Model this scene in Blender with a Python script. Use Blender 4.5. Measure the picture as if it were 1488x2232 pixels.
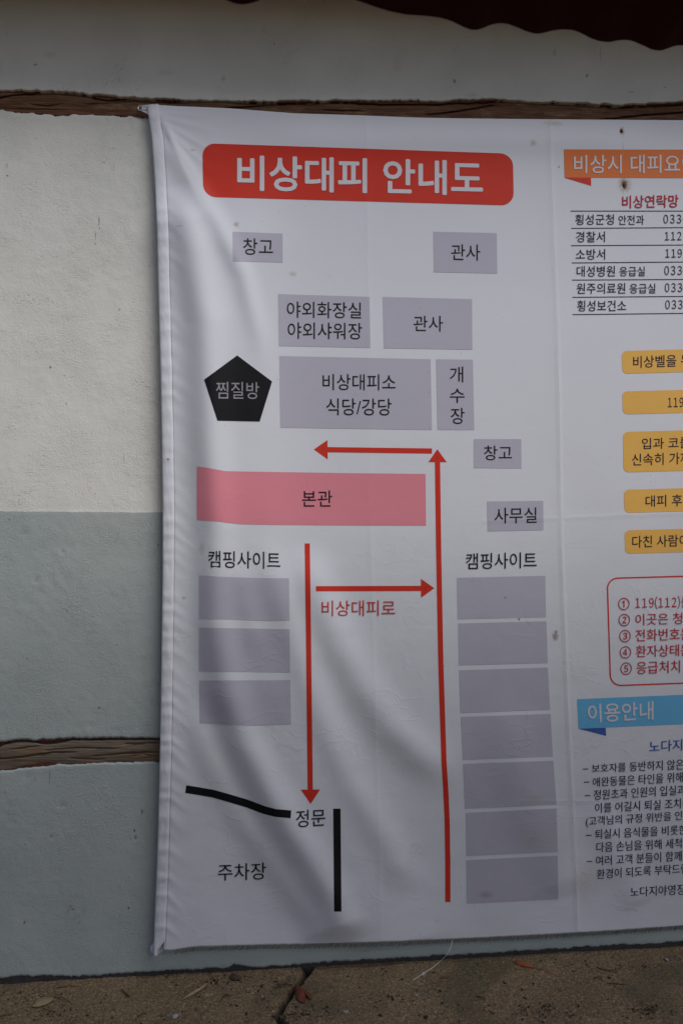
import bpy, bmesh, math, random
import numpy as np
from mathutils import Vector, Matrix, Euler

for o in list(bpy.data.objects):
    bpy.data.objects.remove(o)
S = bpy.context.scene
COL = S.collection
random.seed(7)
RNG = np.random.default_rng(11)

# ------------------------------------------------------------------ camera
CAM_D, CAM_H = 2.10, 1.165
PITCH, YAW, ROLL = math.radians(2.5), math.radians(3.0), math.radians(0.35)
LENS = 26.0
cam_d = bpy.data.cameras.new('camera')
cam = bpy.data.objects.new('camera', cam_d)
COL.objects.link(cam)
S.camera = cam
cam_d.sensor_fit = 'VERTICAL'
cam_d.sensor_height = 36.0
cam_d.sensor_width = 24.0
cam_d.lens = LENS
cam_d.clip_start = 0.02
cam_d.clip_end = 2000
cam.location = (0, -CAM_D, CAM_H)
RM = (Matrix.Rotation(-YAW, 3, 'Z') @ Matrix.Rotation(math.pi/2 + PITCH, 3, 'X') @ Matrix.Rotation(ROLL, 3, 'Z'))
cam.rotation_euler = RM.to_euler()
cam_d.dof.use_dof = True
cam_d.dof.focus_distance = 2.15
cam_d.dof.aperture_fstop = 4.0

# ------------------------------------------------------------------ light
SUN_EL, SUN_AZ = math.radians(50), math.radians(40)      # azimuth measured from -Y (in front of the wall) towards +X
w = bpy.data.worlds.new('World')
S.world = w
w.use_nodes = True
wn = w.node_tree.nodes
wn.clear()
sky = wn.new('ShaderNodeTexSky')
sky.sky_type = 'NISHITA'
sky.sun_disc = False
sky.sun_elevation = SUN_EL
sky.air_density = 1.0
sky.dust_density = 2.2
sky.ozone_density = 1.0
bg = wn.new('ShaderNodeBackground')
bg.inputs['Strength'].default_value = 0.08
wo = wn.new('ShaderNodeOutputWorld')
w.node_tree.links.new(sky.outputs[0], bg.inputs[0])
w.node_tree.links.new(bg.outputs[0], wo.inputs[0])
sun_d = bpy.data.lights.new('sun', 'SUN')
sun_d.energy = 2.4
sun_d.angle = math.radians(34)
sun_d.color = (1.0, 0.97, 0.93)
sun = bpy.data.objects.new('sun', sun_d)
COL.objects.link(sun)
sdir = Vector((math.sin(SUN_AZ)*math.cos(SUN_EL), -math.cos(SUN_AZ)*math.cos(SUN_EL), math.sin(SUN_EL)))
sun.rotation_euler = sdir.to_track_quat('Z', 'Y').to_euler()
sun.location = (2, -4, 5)
sky.sun_rotation = math.atan2(sdir.x, sdir.y)            # same compass direction as the lamp
S.view_settings.view_transform = 'Standard'
S.view_settings.look = 'None'
S.view_settings.gamma = 1.0
S.view_settings.use_curve_mapping = False
S.view_settings.exposure = -0.02
S.render.resolution_x, S.render.resolution_y = 682, 1024

# ------------------------------------------------------------------ survey helpers
FPX = LENS/36.0*2232.0
RMN = np.array(RM)
CN = np.array(cam.location)


def rays(px, py):
    px = np.asarray(px, float); py = np.asarray(py, float)
    v = np.stack([(px-744.0)/FPX, -(py-1116.0)/FPX, -np.ones_like(px)], -1)
    return v @ RMN.T


def on_wall(px, py, out=0.0):
    """world points for photo measurements on a surface standing `out` metres proud of the wall plane y=0"""
    px, py = np.broadcast_arrays(np.asarray(px, float), np.asarray(py, float))
    r = rays(px, py)
    y = -np.asarray(out, float)*np.ones(px.shape)
    t = (y-CN[1])/r[..., 1]
    return CN + r*t[..., None]


GL = [(-400, 2160), (0, 2143), (200, 2142), (260, 2139), (400, 2131), (648, 2109), (780, 2100), (900, 2095), (1000, 2086), (1180, 2078), (1260, 2072), (1488, 2064), (1900, 2046)]
GLW = on_wall([p[0] for p in GL], [p[1] for p in GL])
GSL, GZ0 = np.polyfit(GLW[:, 0], GLW[:, 2], 1)


def gz(x):
    return GZ0 + GSL*np.clip(x, -2.5, 2.5)


def on_ground(px, py):
    r = rays(px, py)
    t = (GZ0 + GSL*CN[0] - CN[2])/(r[..., 2]-GSL*r[..., 0])
    return CN + r*t[..., None]


def hash2(ix, iy, seed):
    h = (ix.astype(np.int64)*374761393 + iy.astype(np.int64)*668265263 + seed*1442695041) & 0x7fffffff
    h = ((h ^ (h >> 13))*1274126177) & 0x7fffffff
    return ((h ^ (h >> 16)) & 0xffff)/65535.0


def vnoise(x, y, seed=0):
    x = np.asarray(x, float); y = np.asarray(y, float)
    ix, iy = np.floor(x), np.floor(y)
    fx, fy = x-ix, y-iy
    fx = fx*fx*fx*(fx*(fx*6-15)+10); fy = fy*fy*fy*(fy*(fy*6-15)+10)
    a, b = hash2(ix, iy, seed), hash2(ix+1, iy, seed)
    c, d = hash2(ix, iy+1, seed), hash2(ix+1, iy+1, seed)
    return (a*(1-fx)+b*fx)*(1-fy)+(c*(1-fx)+d*fx)*fy


def fbm(x, y, seed=0, n=4):
    s, a, t = 0.0, 1.0, 0.0
    for k in range(n):
        s = s + a*(vnoise(x*2**k+17.3*k, y*2**k-5.1*k, seed+k)-0.5)
        t += a; a *= 0.5
    return s/t*2


def pdist(px, py, pts):
    """distance to a polyline and position (0..1) along it"""
    best = np.full(np.shape(px), 1e9); pos = np.zeros(np.shape(px))
    L = [0]
    for a, b in zip(pts[:-1], pts[1:]):
        L.append(L[-1]+math.dist(a, b))
    for k, (a, b) in enumerate(zip(pts[:-1], pts[1:])):
        dx, dy = b[0]-a[0], b[1]-a[1]
        l2 = dx*dx+dy*dy
        t = np.clip(((px-a[0])*dx+(py-a[1])*dy)/l2, 0, 1)
        d = np.hypot(px-a[0]-t*dx, py-a[1]-t*dy)
        m = d < best
        best = np.where(m, d, best)
        pos = np.where(m, (L[k]+t*math.sqrt(l2))/L[-1], pos)
    return best, pos


def interp(x, pts):
    return np.interp(x, [p[0] for p in pts], [p[1] for p in pts])


# ------------------------------------------------------------------ mesh helpers
def link(name, me, mats=None, parent=None, smooth=True):
    o = bpy.data.objects.new(name, me)
    COL.objects.link(o)
    for m in (mats if isinstance(mats, (list, tuple)) else [mats]):
        if m: me.materials.append(m)
    if smooth:
        me.polygons.foreach_set('use_smooth', [True]*len(me.polygons))
    if parent: o.parent = parent
    return o


def empty(name, label, cat, loc=(0, 0, 0), group=None):
    o = bpy.data.objects.new(name, None)
    COL.objects.link(o)
    o.location = loc
    o['label'] = label; o['category'] = cat
    if group: o['group'] = group
    return o


def tag(o, label=None, cat=None, group=None, kind=None):
    if label: o['label'] = label
    if cat: o['category'] = cat
    if group: o['group'] = group
    if kind: o['kind'] = kind
    return o


def grid_mesh(name, V, flip=False):
    """V: (rows, cols, 3)"""
    r, c, _ = V.shape
    idx = np.arange(r*c).reshape(r, c)
    a, b, d, e = idx[:-1, :-1], idx[:-1, 1:], idx[1:, 1:], idx[1:, :-1]
    F = np.stack([a, e, d, b] if not flip else [a, b, d, e], -1).reshape(-1, 4)
    me = bpy.data.meshes.new(name)
    nv, nf = r*c, len(F)
    me.vertices.add(nv); me.vertices.foreach_set('co', V.reshape(-1).astype(np.float32))
    me.loops.add(nf*4); me.loops.foreach_set('vertex_index', F.reshape(-1).astype(np.int32))
    me.polygons.add(nf); me.polygons.foreach_set('loop_start', np.arange(0, nf*4, 4, dtype=np.int32))
    me.update(calc_edges=True)
    me.validate()
    return me


def raw_mesh(name, V, F):
    me = bpy.data.meshes.new(name)
    me.from_pydata([tuple(map(float, v)) for v in V], [], [tuple(map(int, f)) for f in F])
    me.update()
    return me


def tube_data(pts, rad, n=6, V=None, F=None):
    V = [] if V is None else V
    F = [] if F is None else F
    pts = [Vector(p) for p in pts]
    base = len(V)
    for i, p in enumerate(pts):
        d = (pts[min(i+1, len(pts)-1)]-pts[max(i-1, 0)]).normalized()
        u = d.orthogonal().normalized() if i == 0 else (u - d*u.dot(d)).normalized()
        v = d.cross(u)
        r = rad[i] if isinstance(rad, (list, tuple)) else rad
        for k in range(n):
            a = 2*math.pi*k/n
            V.append(p+u*(r*math.cos(a))+v*(r*math.sin(a)))
    for i in range(len(pts)-1):
        for k in range(n):
            F.append((base+i*n+k, base+i*n+(k+1) % n, base+(i+1)*n+(k+1) % n, base+(i+1)*n+k))
    F.append(tuple(base+k for k in range(n))[::-1])
    F.append(tuple(base+(len(pts)-1)*n+k for k in range(n)))
    return V, F


# ------------------------------------------------------------------ materials
def lin(r, g, b):
    return (r, g, b, 1.0)


class NT:
    def __init__(s, tree): s.t = tree; s.n = tree.nodes; s.l = tree.links

    def add(s, kind, **kw):
        n = s.n.new(kind)
        for k, v in kw.items(): setattr(n, k, v)
        return n

    def link(s, a, b): s.l.new(a, b)

    def val(s, sock, v):
        if hasattr(v, 'is_output') or isinstance(v, bpy.types.NodeSocket): s.l.new(v, sock)
        else: sock.default_value = v

    def math(s, op, a, b=0.0, c=0.0, clamp=False):
        n = s.add('ShaderNodeMath', operation=op, use_clamp=clamp)
        s.val(n.inputs[0], a); s.val(n.inputs[1], b)
        if op in ('MULTIPLY_ADD', 'SMOOTH_MIN', 'SMOOTH_MAX', 'COMPARE'): s.val(n.inputs[2], c)
        return n.outputs[0]

    def mix(s, f, a, b, mode='MIX'):
        n = s.add('ShaderNodeMix', data_type='RGBA', blend_type=mode)
        s.val(n.inputs[0], f); s.val(n.inputs[6], a); s.val(n.inputs[7], b)
        return n.outputs[2]

    def ramp(s, f, lo, hi, a=0.0, b=1.0):
        n = s.add('ShaderNodeMapRange', interpolation_type='SMOOTHSTEP')
        s.val(n.inputs[0], f)
        n.inputs[1].default_value = lo; n.inputs[2].default_value = hi
        n.inputs[3].default_value = a; n.inputs[4].default_value = b
        return n.outputs[0]

    def noise(s, vec, scale, detail=3, rough=0.5, dist=0.0, out=0):
        n = s.add('ShaderNodeTexNoise')
        s.val(n.inputs['Vector'], vec)
        n.inputs['Scale'].default_value = scale; n.inputs['Detail'].default_value = detail
        n.inputs['Roughness'].default_value = rough; n.inputs['Distortion'].default_value = dist
        return n.outputs[out]

    def voro(s, vec, scale, feature='F1', rand=1.0, out=0):
        n = s.add('ShaderNodeTexVoronoi', feature=feature)
        s.val(n.inputs['Vector'], vec)
        n.inputs['Scale'].default_value = scale
        n.inputs['Randomness'].default_value = rand
        return n.outputs[out]

    def scale(s, vec, sx, sy, sz, loc=(0, 0, 0)):
        n = s.add('ShaderNodeMapping')
        s.val(n.inputs[0], vec)
        n.inputs['Scale'].default_value = (sx, sy, sz)
        n.inputs['Location'].default_value = loc
        return n.outputs[0]

    def bump(s, h, dist, strength=1.0, normal=None):
        n = s.add('ShaderNodeBump')
        s.val(n.inputs['Height'], h)
        n.inputs['Distance'].default_value = dist; n.inputs['Strength'].default_value = strength
        if normal is not None: s.val(n.inputs['Normal'], normal)
        return n.outputs[0]

    def spot(s, pos, x, z, rx, rz, wob, soft=0.4):
        """soft elliptical mask around a wall position, outline broken by noise"""
        sep = s.add('ShaderNodeSeparateXYZ'); s.val(sep.inputs[0], pos)
        dx = s.math('DIVIDE', s.math('SUBTRACT', sep.outputs[0], x), rx)
        dz = s.math('DIVIDE', s.math('SUBTRACT', sep.outputs[2], z), rz)
        d = s.math('SQRT', s.math('ADD', s.math('MULTIPLY', dx, dx), s.math('MULTIPLY', dz, dz)))
        d = s.math('ADD', d, wob)
        return s.ramp(d, 1.0, 1.0-soft, 0.0, 1.0)


def new_mat(name):
    m = bpy.data.materials.new(name)
    m.use_nodes = True
    nt = NT(m.node_tree)
    b = m.node_tree.nodes['Principled BSDF']
    geo = nt.add('ShaderNodeNewGeometry')
    return m, nt, b, geo.outputs['Position']


def simple_mat(name, col, rough=0.6, metal=0.0, var=0.25, scale=120, bump=0.0):
    m, nt, b, pos = new_mat(name)
    n = nt.noise(pos, scale, 4, 0.6)
    dark = tuple(c*(1-var) for c in col[:3])+(1,)
    lite = tuple(min(1, c*(1+var)) for c in col[:3])+(1,)
    nt.link(nt.mix(n, dark, lite), b.inputs['Base Color'])
    b.inputs['Roughness'].default_value = rough; b.inputs['Metallic'].default_value = metal
    if bump: nt.link(nt.bump(n, bump), b.inputs['Normal'])
    return m


# --- painted plaster: colour fields only, relief through bump on top of the modelled undulation
def plaster_mat(name, white, grey, mode, marks=()):
    m, nt, b, pos = new_mat(name)
    big = nt.noise(pos, 2.2, 3, 0.6)
    med = nt.noise(pos, 9, 4, 0.65)
    sm = nt.noise(pos, 60, 3, 0.6)
    wcol = nt.mix(nt.ramp(big, 0.3, 0.7), white, tuple(c*k for c, k in zip(white, (0.90, 0.915, 0.90, 1))))
    gcol = nt.mix(nt.ramp(big, 0.3, 0.7), grey, tuple(c*k for c, k in zip(grey, (0.86, 0.90, 0.92, 1))))
    if mode == 'white': col = wcol
    elif mode == 'grey': col = gcol
    else:
        p = on_wall([0, 350], [1114.5, 1117])
        sl = (p[1][2]-p[0][2])/(p[1][0]-p[0][0])
        sep = nt.add('ShaderNodeSeparateXYZ'); nt.link(pos, sep.inputs[0])
        line = nt.math('MULTIPLY_ADD', sep.outputs[0], sl, p[0][2]-sl*p[0][0])
        d = nt.math('SUBTRACT', sep.outputs[2], line)
        wob = nt.math('MULTIPLY', nt.math('SUBTRACT', nt.noise(pos, 16, 6, 0.75), 0.5), 0.013)
        d = nt.math('ADD', d, wob)
        col = nt.mix(nt.ramp(d, -0.0006, 0.0006), gcol, wcol)
    # faint scuffs and brownish grime patches
    col = nt.mix(nt.ramp(med, 0.56, 0.78, 0, 0.10), col, lin(0.30, 0.28, 0.23))
    vpit = nt.voro(nt.scale(pos, 1, 1, 1), 55)
    pitmask = nt.math('MULTIPLY', nt.ramp(vpit, 0.10, 0.03), nt.ramp(nt.noise(pos, 7, 2), 0.50, 0.68))
    col = nt.mix(nt.math('MULTIPLY', pitmask, 0.55), col, lin(0.10, 0.095, 0.08))
    dots = nt.voro(pos, 150); dr = nt.add('ShaderNodeSeparateXYZ'); nt.link(nt.voro(pos, 150, out=1), dr.inputs[0])
    dm = nt.math('MULTIPLY', nt.ramp(dots, .26, .12), nt.ramp(nt.math('ADD', dr.outputs[0], nt.math('MULTIPLY', nt.noise(pos, 8, 3, .6), .5)), 1.16, 1.2))
    col = nt.mix(nt.math('MULTIPLY', dm, .3), col, lin(.12, .115, .10))
    hair = nt.math('ABSOLUTE', nt.math('SUBTRACT', nt.noise(nt.scale(pos, 2.2, 1, .8), 3.2, 5, .6), .5))
    hm = nt.math('MULTIPLY', nt.ramp(hair, .0030, .0), nt.ramp(nt.noise(pos, 4.3, 2), .60, .68))
    col = nt.mix(nt.math('MULTIPLY', hm, .45), col, lin(.15, .14, .12))
    wob = nt.math('MULTIPLY', nt.math('SUBTRACT', nt.noise(pos, 160, 4, 0.75), 0.5), 2.6)
    for (x, y, rx, ry, c, f) in marks:
        if rx > 7 and ry > 5: rx, ry, f = rx*.8, ry*.8, f*.45
        elif rx > 3.5: rx, ry = rx*.7, ry*.7
        q = on_wall(x, y)
        k = 0.0013
        col = nt.mix(nt.math('MULTIPLY', nt.spot(pos, q[0], q[2], rx*k, ry*k, wob, 0.7), f), col, c)
    nt.link(col, b.inputs['Base Color'])
    b.inputs['Roughness'].default_value = 0.62
    b.inputs['Specular IOR Level'].default_value = 0.35
    # relief: rolled stucco grain, chips and pits
    warp = nt.add('ShaderNodeVectorMath', operation='ADD')
    nt.link(nt.scale(pos, 1.0, 1.0, 1.5), warp.inputs[0])
    nw = nt.add('ShaderNodeVectorMath', operation='SCALE'); nw.inputs['Scale'].default_value = 0.008
    nt.link(nt.noise(pos, 40, 2, 0.5, out=1), nw.inputs[0]); nt.link(nw.outputs[0], warp.inputs[1])
    g1 = nt.noise(nt.scale(pos, 1, 1, 1.35), 170, 4, 0.75)
    g2 = nt.voro(warp.outputs[0], 170, 'SMOOTH_F1')
    amp = nt.ramp(nt.noise(pos, 6, 4, 0.65), 0.35, 0.65, 0.25, 1.0)
    g3 = nt.ramp(nt.noise(nt.scale(pos, 1, 1, 1), 125, 4, .65), .55, .68)
    h = nt.math('ADD', nt.math('MULTIPLY', g1, nt.math('MULTIPLY', amp, .8)), nt.math('MULTIPLY', nt.math('MULTIPLY', g3, nt.ramp(nt.noise(pos, 11, 4, .7), .48, .64, .12, 1)), nt.math('MULTIPLY', amp, -.5)))
    h = nt.math('SUBTRACT', h, nt.math('MULTIPLY', pitmask, 0.9))
    n1 = nt.bump(nt.noise(pos, 30, 4, 0.6), 0.0025, 0.5)
    nt.link(nt.bump(h, 0.0034, 0.85, n1), b.inputs['Normal'])
    return m


DK = lin(0.05, 0.04, 0.03); OR = lin(0.45, 0.19, 0.05); GY = lin(0.14, 0.13, 0.11)
wmarks = [(216, 482, 1.2, 13, DK, .9), (208, 513, 1.2, 15, DK, .7), (217, 497, 2, 3, DK, 1), (208, 531, 2, 3, DK, .9),
          (16, 361, 2, 9, lin(.3, .2, .1), .6), (17, 383, 2.2, 3, DK, .9), (80, 302, 2, 2, DK, .9), (270, 1000, 1.5, 14, lin(.35, .24, .12), .5),
          (208, 1076, 3, 2, lin(.3, .18, .08), .8), (145, 880, 2, 4, lin(.25, .17, .1), .7), (110, 800, 4, 5, GY, .8), (260, 675, 5, 4, GY, .6), (141, 818, 2, 2, DK, .7),
          (345, 1188, 2, 3, DK, .8), (22, 1132, 2, 3, DK, .7), (55, 1160, 15, 8, GY, .45), (80, 1265, 8, 9, GY, .45), (137, 1202, 5, 8, GY, .4), (216, 1543, 3, 3, DK, .7)]
lmarks = [(109, 1694, 1.2, 20, lin(.2, .13, .06), .8), (78, 1697, 2, 7, OR, .9), (12, 1724, 1.6, 6, OR, .9), (294, 1810, 4, 6, DK, .9), (296, 1825, 5, 9, GY, .8),
          (310, 1770, 6, 10, GY, .7), (135, 1755, 10, 9, GY, .45), (280, 1980, 4, 5, DK, .9), (53, 2012, 3, 5, lin(.12, .08, .05), .9), (160, 1982, 4, 3, DK, .7),
          (113, 1822, 5, 7, GY, .6), (56, 1840, 4, 4, GY, .5)]
umarks = [(78, 141, 8, 5, GY, .6), (365, 158, 34, 12, GY, .30), (487, 172, 9, 10, GY, .6), (597, 95, 2, 3, DK, .8), (575, 62, 12, 18, GY, .25), (990, 175, 5, 11, GY, .7),
          (1278, 165, 6, 8, GY, .7), (1308, 118, 1.2, 32, GY, .45), (1030, 207, 25, 8, GY, .4), (1448, 190, 5, 3, GY, .6), (865, 140, 18, 30, GY, .2), (1375, 200, 14, 5, GY, .35),
          (1208, 115, 7, 14, GY, .35), (18, 75, 2, 2, DK, .8), (110, 120, 22, 14, GY, .3)]
WHITE, GREY = lin(.655, .66, .64), lin(.350, .386, .388)
M_UP = plaster_mat('plaster_white', WHITE, GREY, 'white', umarks)
M_MID = plaster_mat('plaster_two_tone', WHITE, GREY, 'both', wmarks)
M_LOW = plaster_mat('plaster_grey', WHITE, GREY, 'grey', lmarks)


def timber_mat(name, base, deep, warm):
    m, nt, b, pos = new_mat(name)
    g = nt.scale(pos, 1.6, 6, 26)
    n1 = nt.noise(g, 4.0, 7, 0.72, 1.2)
    n2 = nt.noise(nt.scale(pos, 3, 10, 110), 4, 4, 0.6, 0.3)
    n3 = nt.noise(nt.scale(pos, 2.0, 3, 6), 5.0, 5, 0.65)
    col = nt.mix(nt.ramp(n1, 0.28, 0.72), deep, base)
    col = nt.mix(nt.ramp(n3, 0.50, 0.72, 0, 0.8), col, warm)
    col = nt.mix(nt.ramp(n2, 0.45, 0.33, 0, 0.75), col, tuple(c*0.25 for c in deep[:3])+(1,))
    at = nt.add('ShaderNodeAttribute', attribute_name='mud')
    mudc = nt.mix(nt.noise(pos, 190, 3, 0.7), lin(0.035, 0.010, 0.007), lin(0.19, 0.055, 0.038))
    mudc = nt.mix(nt.ramp(nt.voro(pos, 260), 0.22, 0.12, 0, 0.7), mudc, lin(.30, .24, .19))
    f = nt.ramp(nt.math('ADD', at.outputs['Fac'], nt.math('MULTIPLY', nt.math('SUBTRACT', nt.noise(pos, 70, 4, .7), .5), .7)), 0.42, 0.60)
    col = nt.mix(f, col, mudc)
    nt.link(col, b.inputs['Base Color'])
    b.inputs['Roughness'].default_value = 0.72
    b.inputs['Specular IOR Level'].default_value = 0.25
    n = nt.bump(nt.math('ADD', n2, nt.math('MULTIPLY', n1, .4)), 0.0022, 0.8)
    n = nt.bump(nt.math('MULTIPLY', nt.noise(pos, 240, 3, .7), f), 0.003, 1.0, n)
    nt.link(n, b.inputs['Normal'])
    return m


M_BEAM_T = timber_mat('varnished_timber', lin(.185, .098, .056), lin(.075, .030, .016), lin(.27, .175, .105))
M_BEAM_L = timber_mat('weathered_timber', lin(.165, .130, .102), lin(.105, .080, .062), lin(.185, .110, .060))

# --- ground: trodden cement skin the colour of earth
M_GROUND, nt, b, pos = new_mat('earthy_cement')
n1 = nt.noise(pos, 5, 4, .6); n2 = nt.noise(pos, 170, 4, .8); n3 = nt.noise(pos, 26, 4, .65)
col = nt.mix(nt.ramp(n1, .3, .7), lin(.165, .110, .062), lin(.225, .152, .090))
col = nt.mix(nt.ramp(n3, .52, .72, 0, .6), col, lin(.105, .073, .045))
col = nt.mix(nt.ramp(n2, .52, .62, 0, .9), col, lin(.42, .32, .19))
col = nt.mix(nt.ramp(n2, .46, .33, 0, .9), col, lin(.050, .034, .021))
v = nt.voro(pos, 110); v2 = nt.voro(pos, 110, out=1)
sv = nt.add('ShaderNodeSeparateXYZ'); nt.link(v2, sv.inputs[0])
col = nt.mix(nt.math('MULTIPLY', nt.ramp(v, .22, .12), nt.ramp(sv.outputs[0], .80, .84)), col, lin(.022, .017, .013))
col = nt.mix(nt.math('MULTIPLY', nt.ramp(v, .15, .09), nt.ramp(sv.outputs[1], .93, .95)), col, lin(.42, .38, .30))
moss = nt.math('MULTIPLY', nt.ramp(nt.noise(pos, 3.1, 2), .55, .68), .45)
col = nt.mix(moss, col, lin(.055, .062, .028))
at = nt.add('ShaderNodeAttribute', attribute_name='crack')
col = nt.mix(at.outputs['Fac'], col, lin(.014, .011, .009))
nt.link(col, b.inputs['Base Color'])
b.inputs['Roughness'].default_value = .85
nn = nt.bump(n3, .006, .7)
nt.link(nt.bump(nt.math('ADD', n2, nt.math('MULTIPLY', v, .4)), .0055, 1.0, nn), b.inputs['Normal'])

M_FOOT = simple_mat('bitumen_strip', lin(.030, .028, .030), .85, 0, .5, 150, .004)
M_CORE = simple_mat('light_stop_core', lin(.18, .15, .12), .9)
M_STEEL = simple_mat('eyelet_metal', lin(.62, .62, .58), .35, .9, .2, 300)
M_SCREW = simple_mat('dark_screw', lin(.05, .045, .04), .5, .7)
M_RUST = simple_mat('rust', lin(.060, .022, .010), .8, .2, .5, 500)
M_THREAD = simple_mat('thread', lin(.50, .49, .48), .8)
M_FRAY = simple_mat('frayed_thread', lin(.13, .115, .11), .9, 0, .5, 300)
M_STITCH = simple_mat('stitch', lin(.26, .24, .22), .9)
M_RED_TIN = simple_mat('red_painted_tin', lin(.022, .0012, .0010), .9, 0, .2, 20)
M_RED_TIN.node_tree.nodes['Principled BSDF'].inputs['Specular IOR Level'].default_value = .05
M_WOOD = simple_mat('eave_timber', lin(.16, .10, .06), .7, 0, .3, 30)

# --- banner fabric, shared wear
FOLDS = [((1195, 262), (1214, 750)), ((1214, 750), (1222, 1190)), ((1222, 1190), (1232, 1460)), ((1232, 1460), (1258, 2030)),
         ((797, 250), (803, 760)), ((806, 1150), (828, 2040)), ((560, 1132), (900, 1134)), ((1050, 1137), (1488, 1119)), ((1130, 1746), (1310, 1748))]
FW = [.35, .55, .75, .75, .10, .16, .06, .30, .40]
WG = bpy.data.node_groups.new('banner_wear', 'ShaderNodeTree')
WG.interface.new_socket('Color', in_out='INPUT', socket_type='NodeSocketColor')
WG.interface.new_socket('Color', in_out='OUTPUT', socket_type='NodeSocketColor')
WG.interface.new_socket('Normal', in_out='OUTPUT', socket_type='NodeSocketVector')
nt = NT(WG)
gi = nt.add('NodeGroupInput'); go = nt.add('NodeGroupOutput'); geo = nt.add('ShaderNodeNewGeometry'); pos = geo.outputs['Position']
col = gi.outputs[0]
sep = nt.add('ShaderNodeSeparateXYZ'); nt.link(pos, sep.inputs[0])
big = nt.noise(pos, 3.0, 4, .6)
low = nt.ramp(sep.outputs[2], 1.0, .10, 0, 1)                     # splash dirt gathered on the lower half
f = nt.math('MULTIPLY', nt.math('ADD', nt.math('MULTIPLY', low, .26), .035), nt.ramp(big, .25, .75, .45, 1))
col = nt.mix(f, col, nt.mix(1.0, col, lin(.68, .61, .56), 'MULTIPLY'))
speck = nt.voro(pos, 42); sc = nt.voro(pos, 42, out=1)
s2 = nt.add('ShaderNodeSeparateXYZ'); nt.link(sc, s2.inputs[0])
col = nt.mix(nt.math('MULTIPLY', nt.ramp(speck, .060, .03), nt.ramp(s2.outputs[0], .80, .82, 0, .8)), col, lin(.10, .07, .05))
crk = nt.voro(nt.noise(pos, 3, 2, out=1), 9, 'DISTANCE_TO_EDGE')
wv = nt.add('ShaderNodeVectorMath', operation='ADD'); nt.link(nt.scale(pos, 1, 1, 1.5), wv.inputs[0])
ws = nt.add('ShaderNodeVectorMath', operation='SCALE'); ws.inputs['Scale'].default_value = .25
nt.link(nt.noise(pos, 3.5, 4, .6, out=1), ws.inputs[0]); nt.link(ws.outputs[0], wv.inputs[1])
crk = nt.voro(wv.outputs[0], 7, 'DISTANCE_TO_EDGE')
wl1 = nt.math('ABSOLUTE', nt.math('SUBTRACT', nt.noise(nt.scale(wv.outputs[0], 1, 1, 2.2), 3.2, 2, .5), .5))
wl2 = nt.math('ABSOLUTE', nt.math('SUBTRACT', nt.noise(nt.scale(wv.outputs[0], 1.6, 1, .9, (3, 1, 7)), 4.5, 3, .5), .52))
wl = nt.math('MINIMUM', wl1, wl2)
cmask = nt.math('MULTIPLY', nt.ramp(wl, .0045, .0), nt.ramp(nt.noise(pos, 9, 3, .6), .52, .68))
cmask = nt.math('MULTIPLY', cmask, nt.ramp(sep.outputs[2], 1.9, .9, .25, 1))
col = nt.mix(nt.math('MULTIPLY', cmask, .22), col, nt.mix(1, col, lin(.55, .50, .47), 'MULTIPLY'))
jag = nt.math('MULTIPLY', nt.math('SUBTRACT', nt.noise(pos, 28, 4, .65), .5), .008)
brk = nt.ramp(nt.noise(pos, 14, 3, .6), .32, .55, .25, 1)
creh = None
for (p, q), fw in zip(FOLDS, FW):
    a = on_wall(*p, .025); c = on_wall(*q, .025)
    if abs(a[2]-c[2]) > abs(a[0]-c[0]):
        sl = (c[0]-a[0])/(c[2]-a[2])
        d = nt.math('SUBTRACT', sep.outputs[0], nt.math('MULTIPLY_ADD', sep.outputs[2], sl, a[0]-sl*a[2])); along = sep.outputs[2]
        lo, hi = min(a[2], c[2]), max(a[2], c[2])
    else:
        sl = (c[2]-a[2])/(c[0]-a[0])
        d = nt.math('SUBTRACT', sep.outputs[2], nt.math('MULTIPLY_ADD', sep.outputs[0], sl, a[2]-sl*a[0])); along = sep.outputs[0]
        lo, hi = min(a[0], c[0]), max(a[0], c[0])
    d = nt.math('ABSOLUTE', nt.math('ADD', d, jag))
    inr = nt.math('MULTIPLY', nt.math('GREATER_THAN', along, lo), nt.math('LESS_THAN', along, hi))
    mk = nt.math('MULTIPLY', nt.math('MULTIPLY', nt.ramp(d, .0018, .0003), inr), fw)
    hh = nt.math('MULTIPLY', nt.math('MULTIPLY', nt.ramp(d, .012, .0), inr), fw)
    creh = hh if creh is None else nt.math('MAXIMUM', creh, hh)
    col = nt.mix(nt.math('MULTIPLY', mk, nt.math('MULTIPLY', brk, .6)), col, nt.mix(1, col, lin(.45, .40, .36), 'MULTIPLY'))
wob = nt.math('MULTIPLY', nt.math('SUBTRACT', nt.noise(pos, 170, 4, .75), .5), 1.8)
BR = lin(.055, .028, .012); TN = lin(.33, .28, .22)
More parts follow.
